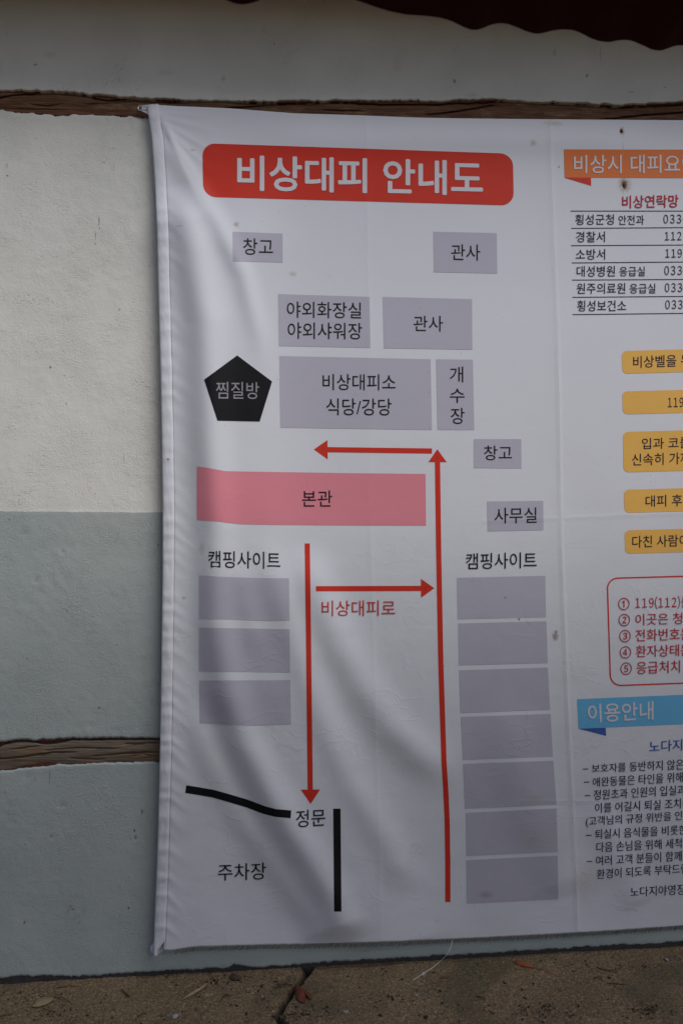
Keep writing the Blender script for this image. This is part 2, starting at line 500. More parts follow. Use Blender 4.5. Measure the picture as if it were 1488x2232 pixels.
for (x, y, rx, ry, c, fct, so) in [(1354, 287, 8, 14, lin(.30, .17, .08), .75, .9), (1360, 402, 20, 26, lin(.28, .17, .08), .75, .95), (1359, 402, 9, 15, BR, .9, .8),
                               (1356, 330, 3, 34, lin(.36, .28, .2), .35, .9), (1160, 314, 11, 10, TN, .55, .8), (516, 496, 9, 8, TN, .7, .8), (638, 598, 12, 8, TN, .45, .9),
                               (1209, 1386, 9, 14, lin(.16, .12, .08), .75, .9), (1212, 1376, 5, 5, BR, .5, .8), (421, 329, 8, 5, TN, .5, .9), (370, 1003, 5, 5, lin(.3, .18, .08), .8, .8),
                               (443, 1195, 10, 22, TN, .35, .9), (403, 1303, 7, 5, TN, .6, .9), (1163, 1740, 34, 16, TN, .35, .95), (1058, 1950, 20, 10, lin(.2, .18, .16), .45, .9),
                               (1275, 1920, 45, 60, TN, .28, 1.), (1160, 1830, 45, 30, TN, .25, 1.), (395, 505, 14, 2, TN, .5, .9), (1205, 270, 30, 10, TN, .4, .9), (410, 232, 3, 3, BR, .9, .5),
                               (1217, 364, 4, 4, TN, .8, .8), (1130, 1350, 3, 3, BR, .8, .6), (1100, 1303, 4, 4, BR, .4, .8), (1220, 1840, 60, 80, TN, .12, 1.), (740, 1080, 40, 6, TN, .15, .9)]:
    q = on_wall(x, y, .025)
    col = nt.mix(nt.math('MULTIPLY', nt.spot(pos, q[0], q[2], rx*.0013, ry*.0013, wob, so), fct), col, c)
nt.link(col, go.inputs[0])
h = nt.math('MULTIPLY', nt.noise(wv.outputs[0], 11, 4, .55), nt.ramp(sep.outputs[2], 2.0, .6, .35, 1))
n = nt.bump(h, .006, .22)
n = nt.bump(nt.math('MULTIPLY', nt.ramp(wl, .02, 0), nt.math('MULTIPLY', nt.ramp(nt.noise(pos, 9, 3, .6), .45, .66), nt.ramp(sep.outputs[2], 1.5, .7, .1, 1))), .0005, .6, n)
n = nt.bump(creh, .0022, .6, n)
n = nt.bump(nt.noise(pos, 900, 2, .5), .0003, .6, n)
nt.link(n, go.inputs[1])


def cloth_mat(name, c, rough=.52):
    m = bpy.data.materials.new(name); m.use_nodes = True
    nt = NT(m.node_tree); b = m.node_tree.nodes['Principled BSDF']
    g = nt.add('ShaderNodeGroup'); g.node_tree = WG
    g.inputs[0].default_value = c
    nt.link(g.outputs[0], b.inputs['Base Color']); nt.link(g.outputs[1], b.inputs['Normal'])
    b.inputs['Roughness'].default_value = rough; b.inputs['Specular IOR Level'].default_value = .15
    return m


CLOTH = cloth_mat('banner_cloth', lin(.600, .622, .700))
INK = {'red': cloth_mat('red_ink', lin(.53, .033, .018)), 'pink': cloth_mat('pink_ink', lin(.64, .225, .285)), 'lilac': cloth_mat('lilac_ink', lin(.405, .405, .495)),
       'black': cloth_mat('black_ink', lin(.006, .006, .009)), 'yellow': cloth_mat('yellow_ink', lin(.70, .41, .10)), 'orange': cloth_mat('orange_ink', lin(.62, .165, .045)),
       'blue': cloth_mat('blue_ink', lin(.12, .39, .66)), 'navy': cloth_mat('navy_ink', lin(.035, .10, .36)), 'white': cloth_mat('white_print', lin(.58, .575, .64)),
       'bluetext': cloth_mat('blue_text_ink', lin(.008, .08, .36)), 'crimson': cloth_mat('crimson_ink', lin(.42, .022, .040)), 'redtext': cloth_mat('red_text_ink', lin(.50, .045, .035)),
       'grey': cloth_mat('pale_grey_print', lin(.26, .26, .29)), 'navyblack': cloth_mat('blue_black_ink', lin(.012, .014, .035))}

# ------------------------------------------------------------------ ground
root_x = np.concatenate([-np.geomspace(400, 2.2, 22), np.arange(-1.55, 1.75, .0035), np.geomspace(2.2, 400, 22)])
gy = np.concatenate([[0.12], np.arange(.03, -.50, -.0035), -np.geomspace(.55, 400, 34)])
X, Y = np.meshgrid(root_x, gy)
Z = gz(X) + .0035*fbm(X*5, Y*5, 5, 5) + .0016*fbm(X*60, Y*60, 9, 3)
crk_px = [(672, 2100), (668, 2118), (655, 2142), (637, 2158), (625, 2178), (611, 2196), (606, 2210), (614, 2226), (628, 2245), (640, 2270)]
cw = on_ground(np.array([p[0] for p in crk_px], float), np.array([p[1] for p in crk_px], float))
cpl = [(c[0], c[1]) for c in cw]
near = (np.abs(X) < 1.8) & (Y > -.6)
cd, cpos = pdist(np.where(near, X, 9) + .006*fbm(X*40, Y*40, 21, 3), Y + .006*fbm(X*40, Y*40, 31, 3), cpl)
wid = np.interp(cpos, [0, .12, .2, .3, .6, 1], [.012, .011, .006, .005, .008, .012])
crack = np.clip(1.5-cd/wid, 0, 1)
Z = Z - .022*crack
V = np.stack([X, Y, Z], -1)
me = grid_mesh('ground', V)
a = me.attributes.new('crack', 'FLOAT', 'POINT'); a.data.foreach_set('value', np.clip(crack*1.1, 0, 1).reshape(-1).astype(np.float32))
g = link('ground', me, M_GROUND)
tag(g, 'brown earthy cement ground with a jagged crack', kind='structure')

# ------------------------------------------------------------------ wall
wall = empty('plastered_wall', 'hanok house wall of white and grey plaster between rough timber beams, behind the banner', 'wall', (0, 0, 0))
UP_B = [(-400, 190), (0, 197), (60, 198), (130, 200), (250, 210), (310, 216), (370, 217), (450, 220), (560, 221), (660, 221), (744, 219), (830, 219), (900, 220), (950, 221), (1010, 217), (1100, 218), (1130, 222), (1230, 223), (1290, 226), (1350, 230), (1420, 226), (1488, 222), (2000, 226)]
MID_T = [(-400, 232), (0, 241), (50, 247), (100, 249), (120, 253), (150, 252), (200, 250), (260, 254), (320, 258), (500, 263), (1000, 275), (1488, 286), (2000, 295)]
MID_B = [(-400, 1630), (0, 1617), (30, 1613), (62, 1611), (75, 1614), (120, 1612), (150, 1610), (200, 1609), (280, 1608), (350, 1609), (600, 1606), (1488, 1590), (2000, 1580)]
LOW_T = [(-400, 1700), (0, 1680), (30, 1677), (50, 1675), (100, 1670), (125, 1666), (160, 1666), (200, 1665), (260, 1662), (350, 1661), (600, 1656), (1488, 1640), (2000, 1630)]
LOW_B = [(-400, 2140), (0, 2131), (50, 2128), (150, 2129), (200, 2127), (240, 2123), (300, 2120), (400, 2114), (500, 2110), (512, 2103), (530, 2105), (550, 2109), (650, 2102), (760, 2094), (820, 2092), (860, 2089), (900, 2086), (1000, 2081), (1100, 2075), (1180, 2070), (1260, 2066), (1327, 2061), (1400, 2058), (1488, 2053), (2000, 2034)]


def lumps(px, py, seed):
    r = .0030*fbm(px/260, py/260, seed, 2) + .0007*fbm(px/60, py/60, seed+9, 3) + .0004*fbm(px/14, py/14, seed+19, 3)*np.clip(1+2*fbm(px/120, py/120, seed+40, 2), 0, 2)
    return r


def panel(name, top, bot, mat, seed, craters=(), x0=-380, x1=1950, st=4.5, lab=None):
    xs = np.arange(x0, x1, st)
    tj = interp(xs, top) if not np.isscalar(top) else np.full_like(xs, float(top))
    bj = interp(xs, bot) if not np.isscalar(bot) else np.full_like(xs, float(bot))
    if not np.isscalar(top): tj = tj + 2.2*fbm(xs/22, xs*0, seed+50, 3) + 2.0*fbm(xs/6, xs*0, seed+51, 2)
    if not np.isscalar(bot): bj = bj + 2.2*fbm(xs/22, xs*0, seed+60, 3) + 2.2*fbm(xs/6, xs*0, seed+61, 2)
    n = int((bj.mean()-tj.mean())/st)
    t = np.linspace(0, 1, n)[:, None]
    # a few tight rows at both rims so the plaster rounds over to its edge
    rim = 7.0/(bj.mean()-tj.mean())
    t = np.concatenate([[[0], [rim*.2], [rim*.5]], t[1:-1], [[1-rim*.5], [1-rim*.2], [1]]])
    PX = np.broadcast_to(xs, (len(t), len(xs))).copy()
    PY = tj + (bj-tj)*t
    out = lumps(PX, PY, seed)
    dtop = PY-tj; dbot = bj-PY
    if not np.isscalar(top): out = out - .005*np.clip(1-dtop/3.5, 0, 1)**2 + .0005*np.exp(-((dtop-9)/6)**2)*(1+fbm(PX/30, PY/30, seed+70, 2))
    if name == 'plaster_panel' and seed == 200:
        yb_ = np.interp(PX, [0, 350], [1114.5, 1117]) + 1.2*fbm(PX/30, PX*0, 990, 3)
        out = out + .0009/(1+np.exp(-np.clip((PY-yb_)/1.2, -30, 30)))
    if not np.isscalar(bot): out = out - .005*np.clip(1-dbot/3.5, 0, 1)**2 + .0005*np.exp(-((dbot-9)/6)**2)*(1+fbm(PX/30, PY/30, seed+71, 2))
    for (cx, cy, r, dep) in craters:
        d = np.hypot(PX-cx, PY-cy)/r*(1+.4*fbm(PX/8, PY/8, seed+80, 2))
        out = out + .45*(-dep*np.exp(-d*d*1.6) + dep*.35*np.exp(-((d-1.4)/.5)**2))
    V = on_wall(PX, PY, out)
    # returns that carry the plaster's thickness back into the wall
    first = V[:1].copy(); first[..., 1] += .03
    last = V[-1:].copy(); last[..., 1] += .03
    V = np.concatenate([first, V, last])
    return tag(link(name, grid_mesh(name, V), mat, wall), lab)


panel('plaster_panel', -420, UP_B, M_UP, 100, [(78, 141, 6, .003), (365, 158, 9, .002), (487, 172, 9, .003), (990, 175, 7, .003), (1278, 165, 6, .003), (1030, 207, 14, .002), (380, 150, 7, .002), (1370, 198, 8, .002)], lab='white plaster panel above the upper beam')
panel('plaster_panel', MID_T, MID_B, M_MID, 200, [(55, 1160, 12, .002), (80, 1265, 9, .0025), (137, 1202, 6, .003), (196, 1582, 10, .0025), (270, 1035, 9, .0015), (255, 820, 9, .001)], lab='plaster panel painted white above and grey below')
panel('plaster_panel', LOW_T, LOW_B, M_LOW, 300, [(135, 1755, 9, .004), (310, 1770, 6, .004), (296, 1825, 6, .004), (115, 1825, 8, .003), (280, 1980, 4, .003), (200, 1850, 9, .0018), (60, 1690, 12, .002), (55, 2010, 5, .0025)], lab='grey plaster panel under the lower beam')


def beam(name, top, bot, mat, seed, seam, mud_t, mud_b, lab, slits=()):
    xs = np.arange(-380, 1950, 4.0)
    tj = interp(xs, top)-9; bj = interp(xs, bot)+9
    t = np.linspace(0, 1, 76)[:, None]
    PX = np.broadcast_to(xs, (76, len(xs))).copy(); PY = tj+(bj-tj)*t
    out = -.014 + .012*np.sin(np.pi*t)**.6 + .0022*fbm(PX/120, PY/30, seed, 3) + .0009*fbm(PX/50, PY/4, seed+5, 3)
    sy = interp(xs, seam) + 1.8*fbm(xs/14, xs*0, seed+7, 3)
    out = out - .013*np.exp(-((PY-sy)/1.9)**2)
    for pl, dp in slits:
        dd, tt_ = pdist(PX, PY + 1.2*fbm(PX/20, PX*0, seed+33, 3), pl)
        out = out - dp*np.exp(-(dd/1.5)**2)*np.sqrt(np.clip(4*tt_*(1-tt_), 0, 1))
    out = np.where(PY < sy, out-.002, out)
    mud = np.clip(1-(PY-(tj+9))/np.maximum(interp(xs, mud_t), .5), -1, 1)
    mud = np.maximum(mud, np.clip(1-((bj-9)-PY)/np.maximum(interp(xs, mud_b), .5), -1, 1))
    me = grid_mesh(name, on_wall(PX, PY, out))
    a = me.attributes.new('mud', 'FLOAT', 'POINT'); a.data.foreach_set('value', mud.reshape(-1).astype(np.float32))
    return tag(link(name, me, mat, wall), lab)


beam('timber_beam', UP_B, MID_T, M_BEAM_T, 400, [(-400, 214), (0, 214), (30, 208), (60, 207), (105, 204), (150, 206), (185, 211), (210, 216), (240, 220), (300, 218), (370, 224), (480, 221), (560, 228), (744, 225), (830, 229), (950, 229), (1100, 222), (1230, 229), (1350, 236), (1488, 230), (2000, 236)],
     [(0, 12), (60, 8), (150, 9), (250, 12), (350, 7), (744, 8), (950, 5), (1100, 7), (1488, 8)], [(0, 2), (100, 5), (200, 3), (2000, 2)], 'dark brown varnished log across the wall behind the banner top',
     [([(180, 228), (300, 222), (420, 226)], .006), ([(490, 236), (625, 229)], .010), ([(925, 251), (990, 245), (1080, 229)], .012), ([(1300, 262), (1400, 252), (1488, 245), (1600, 240)], .014), ([(60, 226), (105, 232), (140, 225)], .005), ([(700, 240), (800, 243)], .006), ([(0, 236), (150, 240)], .004)])
beam('timber_beam', MID_B, LOW_T, M_BEAM_L, 500, [(-400, 1618), (0, 1626), (10, 1622), (40, 1615), (75, 1616), (90, 1621), (105, 1622), (125, 1618), (160, 1611), (220, 1612), (350, 1609), (2000, 1590)],
     [(-400, 10), (0, 13), (40, 5), (62, 2), (75, 9), (105, 14), (125, 10), (155, 4), (190, 1), (205, 6), (230, 6), (250, 1), (2000, 2)], [(-400, 3), (0, 3), (40, 8), (85, 18), (110, 18), (125, 9), (150, 4), (180, 7), (260, 4), (350, 3), (2000, 3)], 'grey weathered log across the wall left of the banner',
     [([(-60, 1658), (0, 1654), (60, 1649), (110, 1641), (170, 1640)], .010), ([(95, 1636), (180, 1630), (260, 1632)], .006), ([(200, 1648), (290, 1641), (350, 1640)], .008), ([(20, 1634), (90, 1626)], .006), ([(270, 1622), (350, 1619)], .006), ([(150, 1653), (230, 1655)], .005), ([(290, 1650), (310, 1643), (330, 1650), (312, 1655)], .004)])

# long drying cracks cut as real slits in the upper log
# base strip between paint edge and ground
xs = np.arange(-380, 1950, 4.0); t = np.linspace(0, 1, 8)[:, None]
PX = np.broadcast_to(xs, (8, len(xs))).copy()
PY = (interp(xs, LOW_B)-8) + 40*t
link('base_strip', grid_mesh('base_strip', on_wall(PX, PY, -.004 + .0035*fbm(PX/16, PY/16, 600, 4))), M_FOOT, wall)
# unseen solid core behind everything, added to stop light leaks
bm = bmesh.new()
bmesh.ops.create_cube(bm, size=1, matrix=Matrix.Translation((.35, .18, 1.4)) @ Matrix.Diagonal((7.0, .28, 3.4, 1)))
me = bpy.data.meshes.new('light_stop_core'); bm.to_mesh(me); bm.free()
link('light_stop_core', me, M_CORE, wall, smooth=False)

# unseen roof eave above the frame, sized to shade the wall top: soffit boards on round rafters
eave = empty('shading_eave', 'unseen timber roof eave shaped to shade the top of the plastered wall', 'roof', (0, 0, 2.86))


def box_mesh(name, lo, hi, bev=0.0):
    bm = bmesh.new()
    bmesh.ops.create_cube(bm, size=1, matrix=Matrix.Translation([(a+b)/2 for a, b in zip(lo, hi)]) @ Matrix.Diagonal([b-a for a, b in zip(lo, hi)]+[1]))
    if bev: bmesh.ops.bevel(bm, geom=bm.edges[:], offset=bev, segments=2, affect='EDGES')
    me = bpy.data.meshes.new(name); bm.to_mesh(me); bm.free()
    return me


EAVE_D, EAVE_DROP = .33, .16
V = [(-3.6, .04, .06), (4.2, .04, .06), (4.2, -EAVE_D, .06-EAVE_DROP), (-3.6, -EAVE_D, .06-EAVE_DROP)]
V += [(a, b, c+.03) for a, b, c in V]
link('soffit', raw_mesh('soffit', V, [(0, 1, 2, 3), (7, 6, 5, 4), (0, 4, 5, 1), (1, 5, 6, 2), (2, 6, 7, 3), (3, 7, 4, 0)]), M_WOOD, eave, False)
for k in range(15):
    V, F = tube_data([(-3.4+k*.5, .04, .04), (-3.4+k*.5, -EAVE_D+.03, .06-EAVE_DROP)], .035, 12)
    link('rafter', raw_mesh('rafter', V, F), M_WOOD, eave)

# ------------------------------------------------------------------ banner
LEFT = [(225, 322), (240, 322), (262, 325), (300, 331), (400, 338), (500, 342.5), (650, 346), (800, 350), (950, 353), (1100, 355), (1250, 354.5), (1400, 352.5), (1550, 350.5), (1700, 347.5), (1850, 343.5), (1980, 338.5), (2040, 336), (2090, 334)]
TOP = [(320, 227), (330, 228), (380, 231), (500, 236), (640, 247), (744, 250), (900, 256), (1000, 258), (1200, 260), (1488, 262), (1900, 262)]
BOT = [(330, 2070), (372, 2072), (420, 2065), (500, 2062), (600, 2060), (744, 2057), (880, 2052), (1000, 2047), (1200, 2037), (1350, 2028), (1488, 2018), (1900, 1995)]

RIDGES = [([(500, 330), (500, 700), (520, 1000), (545, 1250), (590, 1500), (680, 1740), (800, 1960), (840, 2100)], .0115, 105, (.12, .98)),
          ([(385, 400), (415, 520), (445, 700), (455, 950), (468, 1150), (470, 1350), (492, 1500), (530, 1620), (580, 1720), (630, 1810), (680, 1885), (725, 1965), (760, 2060)], .0150, 42, (.05, .97)),
          ([(650, 1180), (685, 1290), (735, 1400), (790, 1500), (850, 1585), (920, 1650), (1010, 1720)], .0085, 42, (.15, .8)),
          ([(350, 285), (400, 370), (470, 480), (530, 600), (565, 740), (575, 860)], .0045, 22, (.1, .6)),
          ([(560, 1150), (610, 1290), (650, 1420), (700, 1560), (760, 1700), (840, 1830), (900, 1960)], .0065, 36, (.2, .9)),
          ([(400, 1500), (450, 1640), (520, 1780), (600, 1890), (680, 2000), (700, 2060)], .0045, 30, (.2, .95)),
          ([(520, 1200), (540, 1330), (560, 1450)], .0025, 26, (.3, .7)),
          ([(1090, 1500), (1120, 1650), (1170, 1800), (1240, 1960)], .004, 55, (.3, .9)),
          ([(1290, 1740), (1330, 1850), (1400, 1980)], .003, 40, (.3, .9)),
          ([(500, 290), (760, 300), (1100, 300), (1488, 310)], .003, 34, (.2, .8))]
rw = random.Random(3)
SMALL = []
for ang, ln, am in [(2, 120, .0018), (14, 150, .0020), (30, 150, .0022), (44, 170, .0022), (57, 150, .0022), (66, 180, .0020)]:
    sy = 246 + ang*.75
    L = ln
    SMALL.append(([(347+ang*.33, sy), (347+ang*.33+L*math.cos(math.radians(ang)), sy+L*math.sin(math.radians(ang)))], am, 6.5))
yy = 420
while yy < 2040:
    L = rw.uniform(30, 75); an = math.radians(rw.uniform(28, 52)*(1 if yy > 700 else 1.3))
    x0 = float(interp(yy, LEFT))+26
    SMALL.append(([(x0, yy), (x0+L*math.cos(an), yy+L*math.sin(an))], rw.uniform(.0006, .0018)*(1.25 if yy > 1300 else .8), rw.uniform(7, 13)))
    yy += rw.uniform(22, 44)


def depth(px, py):
    """how far the cloth stands off the wall, metres"""
    px = np.asarray(px, float); py = np.asarray(py, float)
    e = px-interp(py, LEFT)
    d = .024 + .012*np.exp(-np.maximum(e, 0)/110)
    for pts, am, wd, (f0, f1) in RIDGES:
        dd, t = pdist(px, py, pts)
        fade = np.clip(t/f0, 0, 1)*np.clip((1-t)/max(1-f1, .02), 0, 1)
        fade = fade*fade*(3-2*fade)
        d = d + 1.9*am*fade*np.exp(-(dd/wd)**2)
    for pts, am, wd in SMALL:
        m = (np.abs(px-pts[0][0]) < 260) & (np.abs(py-pts[0][1]) < 260)
        if not np.any(m): continue
        dd, t = pdist(px, py, pts)
        d = d + np.where(m, 1.3*am*np.exp(-(dd/wd)**2)*np.clip(1-t, 0, 1)**1.2, 0)
    lowf = np.clip((py-900)/900, 0, 1)
    d = d + (.0015+.0035*lowf)*fbm(px/230, py/300, 700, 2) + (.0002+.0012*lowf)*fbm(px/70+py/200, py/85, 710, 3)
    # pressed folds
    for pts, am in (([(1195, 262), (1214, 750), (1222, 1190), (1232, 1460), (1258, 2040)], .0014), ([(797, 250), (803, 760), (806, 1150), (828, 2050)], .0009), ([(1050, 1136), (1250, 1128), (1488, 1119)], .0004)):
        dd, _ = pdist(px, py, pts)
        d = d + am*np.exp(-dd/18.)
    return np.maximum(d, .012)


banner = empty('evacuation_map_banner', 'large white vinyl evacuation map banner with red Korean title, hung on the plastered wall', 'banner', tuple(on_wall(340, 240, .02)))
BM = banner.matrix_world.copy(); BL = np.array(banner.location)


def cloth_pts(px, py, lift=0.0):
    return on_wall(px, py, depth(px, py)+lift) - BL


def part(name, me, mat, parent=banner, smooth=True):
    return link(name, me, mat, parent, smooth)


# main sheet, from seam to beyond the frame
NR, NC = 452, 420
tt = np.linspace(0, 1, NR)[:, None]
us = np.concatenate([np.linspace(0, 140, 50), np.linspace(140, 1560, NC-50+1)[1:]])
PY0 = 228 + (2068-228)*tt
PX = interp(np.broadcast_to(PY0, (NR, NC)), LEFT) + 22 + us[None, :]
T0 = interp(PX, TOP); B0 = interp(PX, BOT) + .8*fbm(PX/9, PX*0, 44, 2)
PYY = T0 + (B0-T0)*tt
PX = interp(PYY, LEFT) + 22 + us[None, :]
me = grid_mesh('fabric_sheet', cloth_pts(PX, PYY))
sheet = part('fabric_sheet', me, CLOTH)
sm = sheet.modifiers.new('thickness', 'SOLIDIFY'); sm.thickness = .0007; sm.offset = -1

# rolled left hem
NRH = 520
tt = np.linspace(0, 1, NRH)[:, None]
ph = np.linspace(-.15, 1, 16)[None, :]
PYh = 227.5 + (2083-227.5)*tt + 0*ph
e0 = interp(PYh, LEFT)
wdt = 25 + 1.2*fbm(PYh/40, PYh*0, 810, 2)
wdt = np.where(PYh > 2050, wdt*np.clip((2086-PYh)/36, .35, 1), wdt)
pxh = e0 + np.maximum(ph, 0)*wdt
bul = .0050*np.sqrt(np.clip(1-(2*np.clip(ph, 0, 1)-1)**2, 0, 1))
puff = 1 + .30*fbm(PYh/34, ph*2, 820, 2)*np.clip((PYh-300)/900, .3, 1) + .10*fbm(PYh/11, ph*3, 830, 2)
dh = depth(e0+24, PYh)
outh = dh + bul*puff*1.0 + .0006 - np.where(ph < 0, .012, 0)
V = on_wall(pxh, PYh, outh) - BL
hem = part('hem', grid_mesh('hem', V), CLOTH)
# stitching in the groove beside the hem
V, F = [], []
ys = np.arange(268, 2064, 5.6)
for y in ys:
    y0, y1 = y, y+3.2
    x0, x1 = float(interp(y0, LEFT))+26.3, float(interp(y1, LEFT))+26.3
    p = on_wall(np.array([x0, x1]), np.array([y0, y1]), depth(np.array([x0, x1]), np.array([y0, y1]))+.0004)-BL
    V, F = tube_data([p[0], p[1]], .00075, 4, V, F)
tag(part('stitching', raw_mesh('stitching', V, F), M_STITCH), kind='stuff')
# frayed bottom edge
V, F = [], []
fr = random.Random(5)
x = 385.0
while x < 1850:
    yb = float(interp(x, BOT)); L = fr.uniform(6, 11); sl = fr.uniform(-7, -1.5) if x < 900 else fr.uniform(-4, -.5)
    xs3 = np.array([x+1, x+sl*.5, x+sl+fr.uniform(-1, 1)]); ys3 = np.array([yb-1.5, yb+L*.5, yb+L])
    p = on_wall(xs3, ys3, depth(xs3, np.minimum(ys3, yb)) + np.array([.0002, -.001, -.0025+fr.uniform(-.002, .001)]))-BL
    V, F = tube_data(p, [.0009, .0007, .0003], 3, V, F)
    x += fr.uniform(1.1, 2.8)
tag(part('frayed_edge', raw_mesh('frayed_edge', V, F), M_FRAY), kind='stuff')


# fabric tabs, eyelet and screw at the corners
def fan_patch(name, pts, off, mat, n=10, parent=banner, bulge=0.0):
    """convex outline in photo measurements laid over the cloth"""
    pts = np.array(pts, float)
    c = pts.mean(0)
    out = []
    for a, b in zip(pts, np.roll(pts, -1, 0)):
        k = max(2, int(np.hypot(*(b-a))/6))
        out += [a+(b-a)*i/k for i in range(k)]
    out = np.array(out); m = len(out)
    P = [c]
    for r in range(1, n+1): P += list(c+(out-c)*r/n)
    P = np.array(P)
    F = [(0, 1+i, 1+(i+1) % m)[::-1] for i in range(m)]
    for r in range(n-1):
        a = 1+r*m; b = a+m
        F += [(a+i, a+(i+1) % m, b+(i+1) % m, b+i)[::-1] for i in range(m)]
    if callable(off): W = off(P)
    else: W = cloth_pts(P[:, 0], P[:, 1], off)
    # keep faces turned to the viewer
    me = raw_mesh(name, W, F)
    if len(me.polygons) and sum(p.normal.y*p.area for p in me.polygons) > 0: me.flip_normals()
    return part(name, me, mat, parent)


def tab_off(P):
    return on_wall(P[:, 0], P[:, 1], np.interp(P[:, 0], [296, 345], [.010, .026]) + .0012*np.sin((P[:, 1]-P[:, 0]*.35)*.9)) - BL


fan_patch('corner_tab', [(303, 229), (312, 229), (345, 226), (348, 262), (322, 249), (311, 243), (302, 241)], tab_off, CLOTH, 8)


def tab_off2(P):
    return on_wall(P[:, 0], P[:, 1], .020 + .003*np.sin(P[:, 0]*.12+P[:, 1]*.1)) - BL


fan_patch('corner_tab', [(334, 2056), (329, 2062), (328, 2069), (330, 2076), (336, 2081), (345, 2080), (356, 2073), (359, 2066), (352, 2055)], tab_off2, CLOTH, 8)


def torus_mesh(name, R, r, nR=28, nr=10):
    V, F = [], []
    for i in range(nR):
        a = 2*math.pi*i/nR
        for j in range(nr):
            b = 2*math.pi*j/nr
            V.append(((R+r*math.cos(b))*math.cos(a), -r*math.sin(b), (R+r*math.cos(b))*math.sin(a)))
            F.append((i*nr+j, ((i+1) % nR)*nr+j, ((i+1) % nR)*nr+(j+1) % nr, i*nr+(j+1) % nr))
    return raw_mesh(name, V, F)


ey = part('eyelet', torus_mesh('eyelet', .0060, .0017), M_STEEL)
ey.location = Vector(on_wall(306, 235.5, .0165)) - Vector(BL)
bm = bmesh.new()
bmesh.ops.create_uvsphere(bm, u_segments=16, v_segments=8, radius=.0040, matrix=Matrix.Diagonal((1, .35, 1, 1)))
me = bpy.data.meshes.new('screw'); bm.to_mesh(me); bm.free()
sc = part('screw', me, M_SCREW)
sc.location = Vector(on_wall(306, 235.5, .0150)) - Vector(BL)
me = box_mesh('slot', (-.0028, -.0018, -.0004), (.0028, -.0010, .0004))
sl = link('slot', me, M_STEEL, sc, False); sl.rotation_euler = (0, .7, 0)
for (x, y, r) in ((1353, 286, .0048), (1359, 404, .0045)):
    bm = bmesh.new()
    bmesh.ops.create_icosphere(bm, subdivisions=2, radius=r, matrix=Matrix.Diagonal((1, .45, 1.45, 1)))
    for v_ in bm.verts: v_.co += Vector((rw.uniform(-1, 1), 0, rw.uniform(-1, 1)))*r*.14
    me = bpy.data.meshes.new('nail_head'); bm.to_mesh(me); bm.free()
    nl = part('nail_head', me, M_RUST)
    nl.location = Vector(on_wall(x, y, float(depth(x, y)))) - Vector(BL)
    nl['label'] = 'rusted nail head bleeding brown stain'


# ---- printed shapes, each laid over the cloth
def bil(q, u, v):
    q = np.array(q, float)
    u = np.asarray(u)[..., None]; v = np.asarray(v)[..., None]
    return (q[0]*(1-u)+q[1]*u)*(1-v)+(q[3]*(1-u)+q[2]*u)*v


def block(q, ink, name='printed_block', radius=0.0, lift=.0006, toprow=None, botrow=None):
    q = np.array(q, float)
    w_ = np.hypot(*(q[1]-q[0])); h_ = np.hypot(*(q[3]-q[0]))
    nu, nv = max(2, int(w_/5)), max(2, int(h_/5))
    vs = np.linspace(0, 1, nv+1)
    if radius:
        r = radius/h_
        k = (1-np.cos(np.linspace(0, math.pi/2, 9)))*r
        vs = np.unique(np.concatenate([k, vs[(vs > r) & (vs < 1-r)], 1-k]))
    us_ = np.linspace(0, 1, nu+1)
    U, W = np.meshgrid(us_, vs)
    if radius:
        dv = np.minimum(vs, 1-vs)*h_
        ins = np.where(dv < radius, radius-np.sqrt(np.maximum(radius**2-(radius-dv)**2, 0)), 0)/w_
        U = ins[:, None] + U*(1-2*ins[:, None])
    P = bil(q, U, W)
    if toprow is not None:
        ty = interp(P[..., 0], toprow); by = interp(P[..., 0], botrow)
        P[..., 1] = ty+(by-ty)*W
    return part(name, grid_mesh(name, cloth_pts(P[..., 0], P[..., 1], lift)), INK[ink])


def resample(pts, st=5.0):
    out = []
    for a, b in zip(pts[:-1], pts[1:]):
        k = max(1, int(math.dist(a, b)/st))
        out += [(a[0]+(b[0]-a[0])*i/k, a[1]+(b[1]-a[1])*i/k) for i in range(k)]
    return np.array(out+[pts[-1]], float)


def ribbon(pts, width, ink, name, lift=.0006, parent=banner, square=False):
    p = resample(pts)
    d = np.gradient(p, axis=0); d /= np.maximum(np.hypot(d[:, 0], d[:, 1]), 1e-6)[:, None]
    if square: d[0] = d[-1] = square
    n = np.stack([-d[:, 1], d[:, 0]], -1)
    c = 5 if width > 6 else 3
    s_ = np.linspace(-.5, .5, c)*width
    P = p[None] + n[None]*s_[:, None, None]
    me = grid_mesh(name, cloth_pts(P[..., 0], P[..., 1], lift))
    if sum(f.normal.y for f in me.polygons) > 0: me.flip_normals()
    return part(name, me, INK[ink], parent)


def poly(pts, ink, name, lift=.0006, parent=banner):
    return fan_patch(name, pts, lift, INK[ink], 14, parent)


_cu = bpy.data.curves.new('tmp_text', 'FONT')
_to = bpy.data.objects.new('tmp_text', _cu)
COL.objects.link(_to)
_cu.size = 1.0
_cu.resolution_u = 3


def text_mesh(t, space):
    _cu.body = t; _cu.space_character = space
    bpy.context.view_layer.update()
    me = bpy.data.meshes.new_from_object(_to.evaluated_get(bpy.context.evaluated_depsgraph_get()))
    co = np.array([v.co[:2] for v in me.vertices]); F = [tuple(p.vertices) for p in me.polygons]
    bpy.data.meshes.remove(me)
    return co, F


